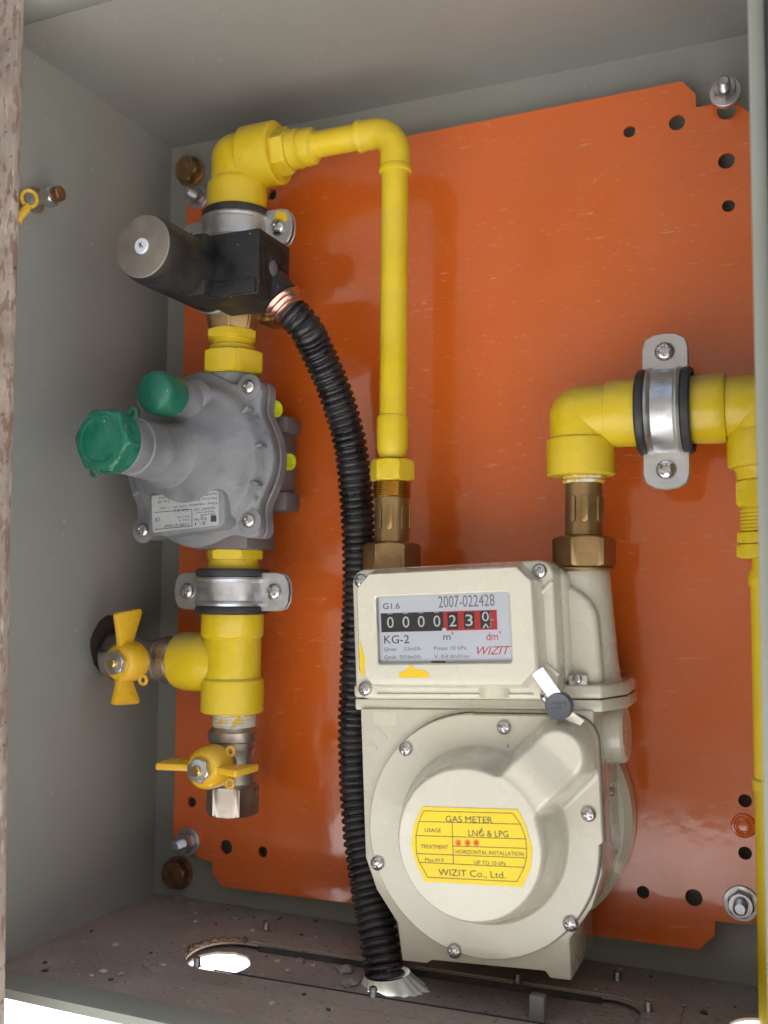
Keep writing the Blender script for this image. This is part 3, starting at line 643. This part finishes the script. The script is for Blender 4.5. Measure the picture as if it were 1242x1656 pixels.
# ================================================================== REGULATOR
rg = thing('gas_regulator', 'grey die cast gas pressure regulator with green caps', 'regulator', (96, -60, 242))
cx, cz = 82, 298.5
ears = [math.atan2(sz * 42, sx * 39) for sx, sz in ((1, 1), (-1, 1), (-1, -1), (1, -1))]
def rout(k=1., n=144, add=0.):
    o = []
    for i in range(n):
        a_ = 2 * math.pi * i / n; r_ = 53.0
        for e_ in ears:
            d_ = (a_ - e_ + math.pi) % (2 * math.pi) - math.pi; r_ += 12.5 * math.exp(-(d_ / .16) ** 2)
        for m_ in range(4):
            d_ = (a_ - m_ * math.pi / 2 + math.pi) % (2 * math.pi) - math.pi; r_ += (4.5 if m_ == 1 else 2.0) * math.exp(-(d_ / .35) ** 2)
        r_ = r_ * k + add; o.append((cx + r_ * math.cos(a_), cz + r_ * math.sin(a_)))
    return o
mk('rear_flange', loft([(rout(1, add=-1.5), -60), (rout(), -61.5), (rout(), -68.5), (rout(1, add=-1), -69.5)]), ALU, rg)
def ringpts(r_): return [(cx + 2 + r_ * math.cos(2 * math.pi * i / 144), cz + r_ * math.sin(2 * math.pi * i / 144)) for i in range(144)]
mk('cover', loft([(rout(1, add=-1), -70), (rout(), -71), (rout(), -77.5), (rout(1, add=-.6), -79), (rout(1, add=-2), -79.6), (ringpts(50), -80), (ringpts(47.5), -82), (ringpts(46), -86.5), (ringpts(43), -88.5),
                  (ringpts(40), -88.8), (ringpts(37.5), -90.2), (ringpts(33), -93), (ringpts(27), -95), (ringpts(20), -96)]), ALU, rg, sharp=50)
for a_ in (-62, -20, 8, 38, 150, 205, 100):
    b_ = box(41, 50, -87.5, -80, -1.2, 1.2, .8); bmesh.ops.transform(b_, matrix=Matrix.Translation((cx + 2, 0, cz)) @ Matrix.Rotation(R(-a_), 4, 'Y'), verts=b_.verts); mk('rib', b_, ALU, rg)
for (x, z) in ((119.6, 343), (121.4, 259.8), (42.8, 255), (43, 341)):
    mk('screw_seat', lathe([(0, 8.2), (1.2, 8.2), (1.5, 7.4)], (x, -79, z), (0, -1, 0), 28), ALU, rg); screw(rg, x, -80.6, z, 4.6, x, 'cover_screw', local=False)
tw = mk('spring_tower', lathe([(0, 27), (3, 23), (7, 20.4), (14, 18.6), (40, 17.4), (41, 16.6), (60, 16), (66, 15.6)], (71, -91, 301.5), (0, -1, 0), 64), ALU, rg)
mk('collar_step', lathe([(44, 15.5), (46, 17.2), (52, 16.9), (53, 15.6)], (71, -91, 301.5), (0, -1, 0), 48), ALU, tw)
cp = mk('large_cap', hexnut(56, 68.5, 19.6, (71, -91, 301.5), (0, -1, 0), .12, c=2.2, sides=6), GREEN, rg, label='large green hexagonal screw cap')
mk('cap_skirt', lathe([(55, 16.4), (55.5, 18.4), (60, 18.6), (62, 18)], (71, -91, 301.5), (0, -1, 0), 48), GREEN, cp)
mk('cap_rim', lathe([(68, 14.4), (69.1, 14.2), (69.1, 13), (68.4, 12.8)], (71, -91, 301.5), (0, -1, 0), 48), GREEN, cp)
for an in (50, 232):
    c_ = Vector((71 + 20.5 * math.cos(R(an)), -148, 301.5 + 20.5 * math.sin(R(an))))
    mk('seal_eye', sweep([c_ + Vector((2.6 * math.cos(2 * math.pi * k / 16), 0, 3 * math.sin(2 * math.pi * k / 16))) for k in range(17)], 1.1, 8), GREEN, cp)
mk('vent_boss', lathe([(0, 15), (5, 11.5), (30, 10.4)], (83.5, -88, 334), (0, -1, 0), 40), ALU, rg)
cp = mk('small_cap', lathe([(22, 11), (22.5, 12.8), (34, 13.2), (39, 12.8), (42, 11), (43, 8), (43.4, 2)], (83.5, -88, 334), (0, -1, 0), 14), GREEN, rg, label='small round green cap', sharp=50)
mk('rear_body', lathe([(0, 50), (4, 48), (14, 44), (22, 38), (34, 34)], (cx + 2, -60, cz), (0, 1, 0), 64), ALUD, rg)
mk('rear_lug', box(104, 131, -50, -30, 318, 330, 3), ALUD, rg); mk('rear_lug', box(104, 131, -50, -30, 268, 281, 3), ALUD, rg); mk('rear_block', box(100, 127, -48, -28, 278, 321, 4), ALUD, rg)
mk('port', lathe([(0, 17), (3, 17.6), (9, 17.6)], (94.5, -60, 346), (0, 0, 1), 44), ALU, rg)
mk('port', box(80, 119, -78, -42, 242.4, 256, 2), ALUD, rg)
for (x, y, z) in ((124, -57, 332.5), (130, -49, 299.5)):
    mk('lime_plug', lathe([(0, 5.6), (6, 5.6), (7, 5), (6.8, 3.6), (5.6, 3.4)], (x - 3, y, z), (1, -.25, 0), 28), LIME, rg)
b_ = prism([(57.5, 251), (57, 276), (60, 277.5), (108, 279), (112, 276), (113, 258), (108, 254.5), (70, 250)], -78, -94.2, 'xz', 1.6); mk('label_pad', b_, ALU, rg)
lb = mk('label_plate', prism([(60.8, 253.6), (59.3, 274.4), (60.2, 275.6), (106.8, 277.6), (108, 276.6), (109, 257.6), (108, 256.4), (62, 252.6)], -94.2, -94.7, 'xz'), SILVERL, rg, label='silver type label fixed upside down')
# upside down small print: words as short broken strokes of lettering
bm = bmesh.new(); rot = R(3.4)
def usd(s_, x, z, wd, ht): join(bm, text_bm(s_, x, z, wd, ht, -94.72, rot, .05, flip=True))
usd('Rated Press 10-100', 107, 276.3, 19, 1.5); usd('Max Press 500 mbar', 107, 273.7, 22, 1.5); usd('Serial', 76, 275.2, 11, 1.4); usd('Typ 30', 73, 272.6, 9, 1.5)
usd('Filter regulator DN 15 - 1 bar', 107.4, 270.6, 42, 1.5); usd('03/2007 105', 106, 267.8, 15, 1.6); usd('CE 51', 87, 267, 10, 1.5)
usd('Tested and sealed', 106, 265.4, 13, 1.1); usd('Made to EN 88', 106, 263.8, 10, 1.1); usd('Reg No', 100, 261.4, 9, 2.0); usd('E-1', 99, 258.8, 7, 1.8)
usd('Temp -15 +60', 88, 262.6, 9, 1.1); usd('Class A', 88, 260.6, 8, 1.1); usd('TYPE 07-0NP', 88, 258.4, 19, 1.8); usd('CE', 66, 262, 4, 2.4)
join(bm, strokes([(61.6, 265, 89.5, 266.6), (62, 254.4, 89.8, 256.2), (89.4, 266.4, 89.8, 256.4)], .4, -94.72, .05)); join(bm, box(103.2, 107.2, -94.8, -94.7, 258.5, 262.4))
mk('label_print', bm, INK, lb)

# ================================================================== GAS METER
TH = R(2.7); MX, MZ = 267, 150
gm = thing('gas_meter', 'cream diaphragm gas meter with counter window and yellow sticker', 'gas meter', (MX, 0, MZ)); gm.rotation_euler = (0, -TH, 0)
def L(x, z):
    X, Z = x - MX, z - MZ; return (X * math.cos(TH) + Z * math.sin(TH), -X * math.sin(TH) + Z * math.cos(TH))
def mp_(name, bm, m, parent=None, **k): return mk(name, bm, m, parent or gm, local=True, **k)
plan = lambda o: [(70 + o, -85 - o), (80 + o, -64 - o * .5), (80 + o, -34), (70, -14 + o), (-70, -14 + o), (-80 - o, -34), (-80 - o, -64 - o * .5), (-70 - o, -85 - o)]
mp_('lower_flange', prism(plan(0), 3, 9.2, 'xy', .9), CREAM)
mp_('flange_seam', prism(plan(-1.2), 9, 10, 'xy'), GASKET_SHADE)
mp_('upper_flange', prism(plan(.2), 9.8, 17, 'xy', 1.6, 3), CREAM)
# upper case behind the counter, ports
mp_('upper_case', prism(rrect(-3, 47, 58, 33, 10, 6), -82, -34, 'xz', 4, 3), CREAM)
for X, nm in ((57.5, 'outlet_port'), (-58, 'inlet_port')):
    p_ = mp_(nm, lathe([(16, 19.5), (19, 18.2), (30, 17.4), (60, 16.2), (76, 15.6), (77, 15)], (X, -58, 0), (0, 0, 1), 48), CREAM)
    mp_('port_thread', threads(76.5, 81, 15.2, X - (3 if X > 0 else 0) * 0, -58, 1.5), SILV, p_)
ol = [(24, 15)] + [(45 + 24 * math.cos(R(a_)), 49 + 22 * math.sin(R(a_))) for a_ in range(90, -1, -9)] + [(70, 15)]
bm = prism(ol, -50, -79, 'xz', 6, 5); mp_('port_fairing', bm, CREAM)
mp_('flange_lug', box(53, 63, -84, -78, 16.5, 22, 1), CREAM); screw(gm, 58, -84.6, 20, 2.6, .3)
# counter housing
ch = mp_('counter_housing', prism(rrect(-6, 46.5, 57.5, 36, 8, 6), -70, -99, 'xz', 2.2, 3), CREAM)
f0 = chamf(-6.3, 49, 52.5, 33, 11); f1 = chamf(-6.3, 49.2, 50, 31, 9); f2 = chamf(-6.3, 49.3, 48.6, 29.6, 7.5); wn = rrect(-6.8, 48.7, 37.4, 18, 1.5); wn2 = rrect(-6.8, 48.7, 38.2, 18.8, 2.2)
mp_('counter_bezel', loft([(f0, -98), (f1, -107.5), (chamf(-6.3, 49.3, 49.4, 30.4, 8.2), -109.6), (f2, -110.6), (rrect(-6.8, 48.7, 44, 25, 5), -111), (wn2, -111), (wn, -110.2), (wn, -107)]), CREAM, ch, sharp=40)
mp_('lower_ridge', box(-50, 38, -100.2, -98.5, 12.6, 13.8, .5), CREAM, ch); mp_('lower_ridge', box(-50, 0, -100.2, -98.5, 16.6, 17.4, .35), CREAM, ch)
mp_('bezel_boss', lathe([(0, 9), (13, 8.4), (14, 7)], (17, -96, 12), (0, 0, 1), 32), CREAM, ch)
for (x, z, ro) in ((44.6, 76.8, .4), (-57.5, 76, .9), (-57, 16.4, .2), (45.5, 12.8, 0)): screw(ch, x, -99.6, z, 3.9, ro)
for sx, sz, an in ((48.8, 67, -42), (49.5, 27, 42)):
    b_ = box(-6, 6, -100.6, -98.6, -1.1, 1.1, .6); bmesh.ops.transform(b_, matrix=Matrix.Translation((sx - 2, 0, sz)) @ Matrix.Rotation(R(an), 4, 'Y'), verts=b_.verts); mp_('corner_rib', b_, CREAM, ch)
fc = mp_('counter_face', prism(rrect(-6.8, 48.7, 37.3, 17.9, 1), -106.6, -107.2), FACE, ch)
mp_('window_pane', prism(rrect(-6.8, 48.7, 37.5, 18.1, 1.2), -109.6, -110), GLASS, ch)
Y0 = -107.25
def rect(x0, x1, z0, z1, y=Y0): return prism([(x0, z0), (x1, z0), (x1, z1), (x0, z1)], y, y - .12)
xa, zt = -42.7, 57.6; zb = 47.4; xm = -6.8; xr = 22.8
mp_('drum_strip', rect(xa, xm, zb, zt), BLKC, fc); mp_('red_strip', rect(xm, xr, zb, zt), REDC, fc)
dig = bmesh.new(); cells = bmesh.new()
for i, (x, s_) in enumerate(zip((-37.2, -28.1, -19.3, -10.4, -1.5, 7.6), '000023')):
    join(dig, text_bm(s_, x - 1.9, 49.6, 3.9, 6.0, Y0 - .3, 0, .1))
    if i > 3: join(cells, rect(x - 2.9, x + 2.9, 48.2, 57.0, Y0 - .14))
    else: join(dig, rect(x - 1.4, x + 1.4, 57.05, 57.35, Y0 - .3))
x = 16.6; join(cells, rect(x - 2.9, x + 2.9, 48.0, 57.2, Y0 - .14))
join(dig, text_bm('0', x - 1.8, 51.8, 3.7, 5.0, Y0 - .3, 0, .1)); join(dig, text_bm('^', x - 1.8, 48.3, 3.6, 2.3, Y0 - .3, 0, .1))
for k in range(9): join(dig, rect(x + 2.3, x + (4.6 if k == 4 else 3.1), 48.6 + k * .95, 48.85 + k * .95, Y0 - .3))
mp_('digit_window', cells, BLKC, fc); mp_('digit', dig, WHT, fc)
mp_('decimal_point', prism(circ(xm + .4, 47.7, 1.3, 20), Y0 - .32, Y0 - .42), FACE, fc)
ink = bmesh.new(); red = bmesh.new(); gry = bmesh.new()
def T(bm_, s_, x, z, wd, ht, **k): join(bm_, text_bm(s_, x, z, wd, ht, Y0, 0, .08, **k))
T(ink, 'G1.6', -41.3, 59.8, 9.8, 3.2); T(ink, 'KG-2', -41.3, 41.2, 14.6, 4.4); T(ink, 'm', -7.2, 42.6, 4, 2.4); T(ink, '3', -2.8, 45.2, 1.2, 1.6)
T(red, 'dm', 16.6, 42.0, 6.2, 3.9); T(red, '3', 23.3, 45.2, 1.1, 1.5); T(red, 'WIZIT', 11.2, 34.6, 18.2, 4.2, shear=.35); join(red, rect(21, 30.2, 38.4, 38.8))
T(gry, 'Qmax', -41.6, 37.3, 7.4, 1.9); T(gry, '2.5m3/h', -30, 37.3, 9.6, 2.0); T(gry, 'Qmin', -41.6, 33.0, 7.0, 1.9); T(gry, '0.016m3/h', -32.6, 33.0, 12, 2.0)
T(gry, 'Pmax 10 kPa', -12.6, 37.3, 18, 2.0); T(gry, 'V  0.4 dm3/rev', -12.6, 33.0, 19.4, 2.0)
T(gry, '2007-022428', -9.2, 59.6, 31, 6.2)
mp_('black_print', ink, INK, fc); mp_('red_print', red, REDINK, fc); mp_('grey_print', gry, INKG, fc)
mp_('face_mark', rect(-14.5, -6.6, 30.7, 31.6), INK, fc)
for (pts2, nm) in (([(-31.5, 23.2), (-31.8, 25.5), (-27, 27.5), (-24.5, 30.2), (-22.5, 27.4), (-17, 26.9), (-14.4, 24.8), (-15, 23.1)], 'paint_splash'), ([(-53.9, 24.5), (-54.6, 28), (-54.5, 43), (-53.4, 41), (-52.4, 36), (-51.2, 34), (-52.2, 28), (-51.8, 25)], 'paint_splash')):
    mp_(nm, prism(pts2, -110.95, -111.2, 'xz'), SPLASH, ch)
# lower body
ol = [(-66, 4), (66, 4), (66, -78), (60, -95), (47.5, -112), (47.5, -132.2), (36, -132.2), (34, -129), (-29, -130), (-31, -132), (-46, -132), (-48, -112), (-60, -95), (-66, -78)]
mp_('lower_body', prism(ol, -87.5, -30, 'xz', 1.2), CREAM)
cov = []
for i in range(280):
    a_ = 2 * math.pi * i / 280; dx, dz = math.cos(a_), math.sin(a_); r_ = 63.6
    if dx > 0 and dz > -.001:     # squared top right corner
        hx, hz, cr = 65.5, 63.2, 14
        rr = min(hx / max(dx, 1e-6), hz / max(dz, 1e-6)); px, pz = dx * rr, dz * rr
        if px > hx - cr and pz > hz - cr:
            ax, az = hx - cr, hz - cr; bq = dx * ax + dz * az; rr = bq + math.sqrt(max(0, bq * bq - (ax * ax + az * az - cr * cr)))
        r_ = rr
    cov.append((dx, dz, r_))
CX, CZ = 3.0, -61.0
def ss(t_): t_ = max(0, min(1, t_)); return t_ * t_ * (3 - 2 * t_)
def hgt(x, z):
    d1 = math.hypot(x - 5.0, z + 60) - 38.5
    # capsule lobe to the upper right
    ax, az, bx, bz = 5.0, -60, 51.5, -16; t_ = ((x - ax) * (bx - ax) + (z - az) * (bz - az)) / ((bx - ax) ** 2 + (bz - az) ** 2); t_ = max(0, min(1, t_))
    d2 = math.hypot(x - ax - t_ * (bx - ax), z - az - t_ * (bz - az)) - 13.5
    h1 = 25 * ss((8 - d1) / 9.5); h2 = (24 - 8 * ss((t_ - .72) * 3)) * ss((6 - d2) / 8)
    k_ = 5.0; m_ = max(h1, h2); h_ = m_ + math.log(math.exp((h1 - m_) / k_ * 1.6) + math.exp((h2 - m_) / k_ * 1.6)) * k_ / 1.6 - math.log(2) * k_ / 1.6 * math.exp(-abs(m_) / 3)
    return max(0, min(25.0, h_))
bm = bmesh.new(); nr = 120; loops = []
def crow(f_): return [(CX + dx * r_ * f_, CZ + dz * r_ * f_) for dx, dz, r_ in cov]
for f_, y in ((1.0, -87.6), (1.0, -91), (.996, -92.1), (.988, -92.8)): loops.append([(x, y, z) for x, z in crow(f_)])
for i in range(1, nr + 1):
    f_ = .988 * (1 - i / nr) + .004; l = []
    for x, z in crow(f_): l.append((x, -92.8 + .9 * ss((.9 - f_) * 12) * (1 if hgt(x, z) < 1 else 0) * 0 - hgt(x, z), z))
    loops.append(l)
rings(bm, loops)
fcov = mp_('front_cover', bm, CREAM, sharp=60)
mp_('cover_seam', loft([([(CX + dx * (r_ + .5), CZ + dz * (r_ + .5)) for dx, dz, r_ in cov], -87.5), ([(CX + dx * (r_ + .5), CZ + dz * (r_ + .5)) for dx, dz, r_ in cov], -88.3)]), SEALD)
for k, (x, z) in enumerate(((-36.7, -16.9), (19.7, -4.4), (60.6, -6.8), (62.0, -47.1), (-56.0, -79.2), (49.8, -101.9), (-13.2, -121.5))): screw(fcov, x, -93.2, z, 3.9, k * .7)
mp_('rear_cover', lathe([(0, 68), (2, 70), (16, 70), (19, 66)], (CX, -13.5, CZ + 1), (0, -1, 0), 90), CREAM)
mp_('side_boss', lathe([(0, 17), (6, 16.5), (9.5, 16), (11, 14.5)], (65, -49, -12), (1, 0, 0), 48), CREAM)
mp_('side_plug', lathe([(0, 2.6), (1, 2.4)], (65.8, -49, -44), (1, 0, 0), 16), SILV)
mp_('embossed_arrow', strokes([(-64, -8, -57, -8), (-57, -8, -57, -5), (-57, -5, -50, -12), (-50, -12, -57, -19), (-57, -19, -57, -16), (-57, -16, -64, -16)], .4, -87.5, .25), CREAM)
mp_('embossed_pad', rect(-58, -44, -5, 2, -87.4), CREAM)
# sticker
ys = -118.0
def P(x, z): return L(x, z)
ps = [(250.5, 107), (301, 110.3), (305, 103), (308.4, 92.2), (307.6, 83), (303.3, 73.1), (252, 69.5), (247, 78), (244.4, 87.2), (246, 98)]
st = mp_('sticker', prism([P(*q_) for q_ in ps], ys, ys - .15), STICKER, label='yellow type sticker reading GAS METER')
ik = bmesh.new()
ln = [((251.2, 105), (298.5, 108.3)), ((298.5, 108.3), (302.5, 103.4)), ((302.5, 103.4), (305.2, 96.5)), ((305.2, 96.5), (305.6, 88)), ((305.6, 88), (304.3, 82.7)), ((304.3, 82.7), (300.6, 75.4)), ((300.6, 75.4), (253.6, 71.9)),
      ((253.6, 71.9), (249, 78.8)), ((249, 78.8), (247.3, 83.1)), ((247.3, 83.1), (247, 92)), ((247, 92), (248.6, 99.4)), ((248.6, 99.4), (251.2, 105)),
      ((248.6, 99.4), (302.5, 103.4)), ((246.9, 92.1), (304.9, 96.5)), ((266.9, 89), (305.8, 92)), ((247.7, 83.1), (305.5, 87.4)), ((249, 78.8), (304.3, 82.7)), ((266.7, 100.5), (267.5, 80.2))]
join(ik, strokes([(*P(*a_), *P(*b_)) for a_, b_ in ln], .33, ys - .16, .06))
def TS(s_, x0, z0, x1, ht):
    a_, b_ = P(x0, z0), P(x1, z0); 
    tilt = math.atan2(4.3, 58) - TH
    join(ik, text_bm(s_, a_[0], a_[1], x1 - x0, ht, ys - .16, tilt, .06))
TS('GAS METER', 263.3, 100.6, 288.2, 3.1); TS('LNG & LPG', 275.5, 94.8, 296.4, 3.1); TS('USAGE', 252, 94.4, 260.8, 2.0); TS('TREATMENT', 249.8, 86.0, 264.6, 2.0)
TS('HORIZONTAL INSTALLATION', 268.8, 85.5, 304, 1.9); TS('Max.W.P', 252.2, 79.6, 262.5, 1.8); TS('UP TO 10 kPa', 278.6, 81.3, 295, 1.9); TS('WIZIT Co., Ltd.', 259.5, 73.6, 295, 3.2)
mp_('sticker_print', ik, INK, st)
for (x, z) in ((270.1, 90.6), (275, 91.1), (279.6, 91.6)):
    c_ = P(x, z + .3); mp_('red_symbol', prism(circ(c_[0], c_[1], 1.7, 20), ys - .16, ys - .22), mat('orange_ink', (.75, .22, .02), .5), st)
    mp_('red_symbol', strokes([(c_[0] - .8, c_[1] - .6, c_[0] + .7, c_[1] + .3), (c_[0], c_[1] + .9, c_[0] + .1, c_[1] - .9)], .5, ys - .23, .05), REDINK, st)
mp_('scuff_mark', strokes([(*P(281.6, 96.8), *P(282.6, 99.8))], .5, ys - .18, .08), SEALD, st)

# meter seal: bright strap and dark plastic disc
sl_ = thing('meter_seal', 'bright metal strap with a dark round plastic seal on the meter corner', 'seal', (317, -104, 160))
def strap(a_, b_, wd, th):
    a_, b_ = Vector(a_), Vector(b_); dr = (b_ - a_).normalized(); up = Vector((0, -1, 0)); up = (up - dr * up.dot(dr)).normalized(); sd = dr.cross(up)
    bm_ = bmesh.new(); rings(bm_, [[p_ + sd * wd / 2 + up * th, p_ - sd * wd / 2 + up * th, p_ - sd * wd / 2, p_ + sd * wd / 2] for p_ in (a_, b_)]); return bm_
mk('strap', strap((308.5, -107.5, 178.3), (318, -103.5, 164), 6.8, .6), CHROME, sl_)
mk('strap_end', strap((319, -100, 158.5), (328.5, -97, 151.2), 5, .5), NICKEL, sl_)
mk('seal_disc', lathe([(0, 6.3), (1, 7), (5, 7), (6, 6.3), (5.6, 5.2)], (318.6, -99.5, 160.6), (0, -1, 0), 40), SEALD, sl_)
mk('seal_emboss', strokes([(315, 161.5, 322, 162.5), (315, 159, 319.5, 159.4), (319.5, 159.4, 319.5, 161.4), (322, 162.5, 322, 160)], .5, -105, .5), SEALD, sl_)

# ================================================================== CRUMBS ON THE FLOOR
def crumb(r_, seed, flat=.5):
    b_ = bmesh.new(); bmesh.ops.create_icosphere(b_, subdivisions=2, radius=r_)
    for v in b_.verts:
        n_ = mnoise.noise(v.co.normalized() * 1.6 + Vector((seed * 7.1, seed * 3.3, 0))); v.co = v.co * (1 + .55 * n_); v.co.z *= flat
    return b_
def one(x, y, z, r_, m_, label, group, name='mortar_crumb', flat=.45):
    o = mk(name, crumb(r_, random.random() * 50, flat), m_, None, local=True, sharp=20); put(o, x, y, z + r_ * flat * .6, (0, 0, random.random() * 6)); tag(o, label, 'crumb', group); return o
GRP = 'loose crumbs of mortar on the cabinet floor'
for (x, y, r_, lb_) in ((183, -66, 5.2, 'largest grey mortar lump beside the dark gap left of the hose'), (194, -82, 4.8, 'flat grey mortar lump between the bright cut-out and the hose'),
                        (192, -95, 3.8, 'grey mortar lump just left of the stud by the hose'), (152, -64, 3.2, 'pale mortar lump behind the bright cut-out near the gap')):
    one(x, y, -4, r_, CRUMB, lb_, GRP)
one(83, -24, 0, 3.6, CRUMB, 'dark lump at the back of the floor below the orange plate corner', GRP)
protos = [one(20, -100, 0, 1.6, CRUMB, 'tiny brown mortar crumb on the dusty cabinet floor', GRP), one(60, -140, 0, 1.5, CRUMBW, 'tiny pale mortar crumb on the dusty cabinet floor', GRP),
          one(110, -14, 0, 1.3, mat('dark_crumb', (.07, .06, .055), .9), 'tiny dark crumb on the dusty cabinet floor', GRP)]
zb_ = [p_.location.z for p_ in protos]
for k in range(170):
    x, y = random.uniform(6, 400), random.uniform(-150, -4)
    inside = (85 < x < 355 and -108 < y < -48)
    if 82 < x < 356 and (abs(y + 54) < 8 or abs(y + 102) < 8): continue
    if inside and (math.hypot(x - 109, y + 80) < 24 or math.hypot(x - 214, y + 75) < 24): continue
    i = random.choice((0, 0, 1, 2, 2)); c = protos[i].copy(); COL.objects.link(c)
    k_ = random.choice((.35, .5, .7, 1.0, 1.4)) * random.uniform(.8, 1.15); z = -4 * S if inside else (1.0 * S if 70 < x < 372 and -118 < y < -34 else 0)
    c.location = (x * S, y * S, zb_[i] * k_ + z); c.scale = (k_, k_ * random.uniform(.6, 1.3), k_); c.rotation_euler = (0, 0, random.random() * 6)
for o in list(bpy.data.objects):
    if 'O' in o: del o['O']
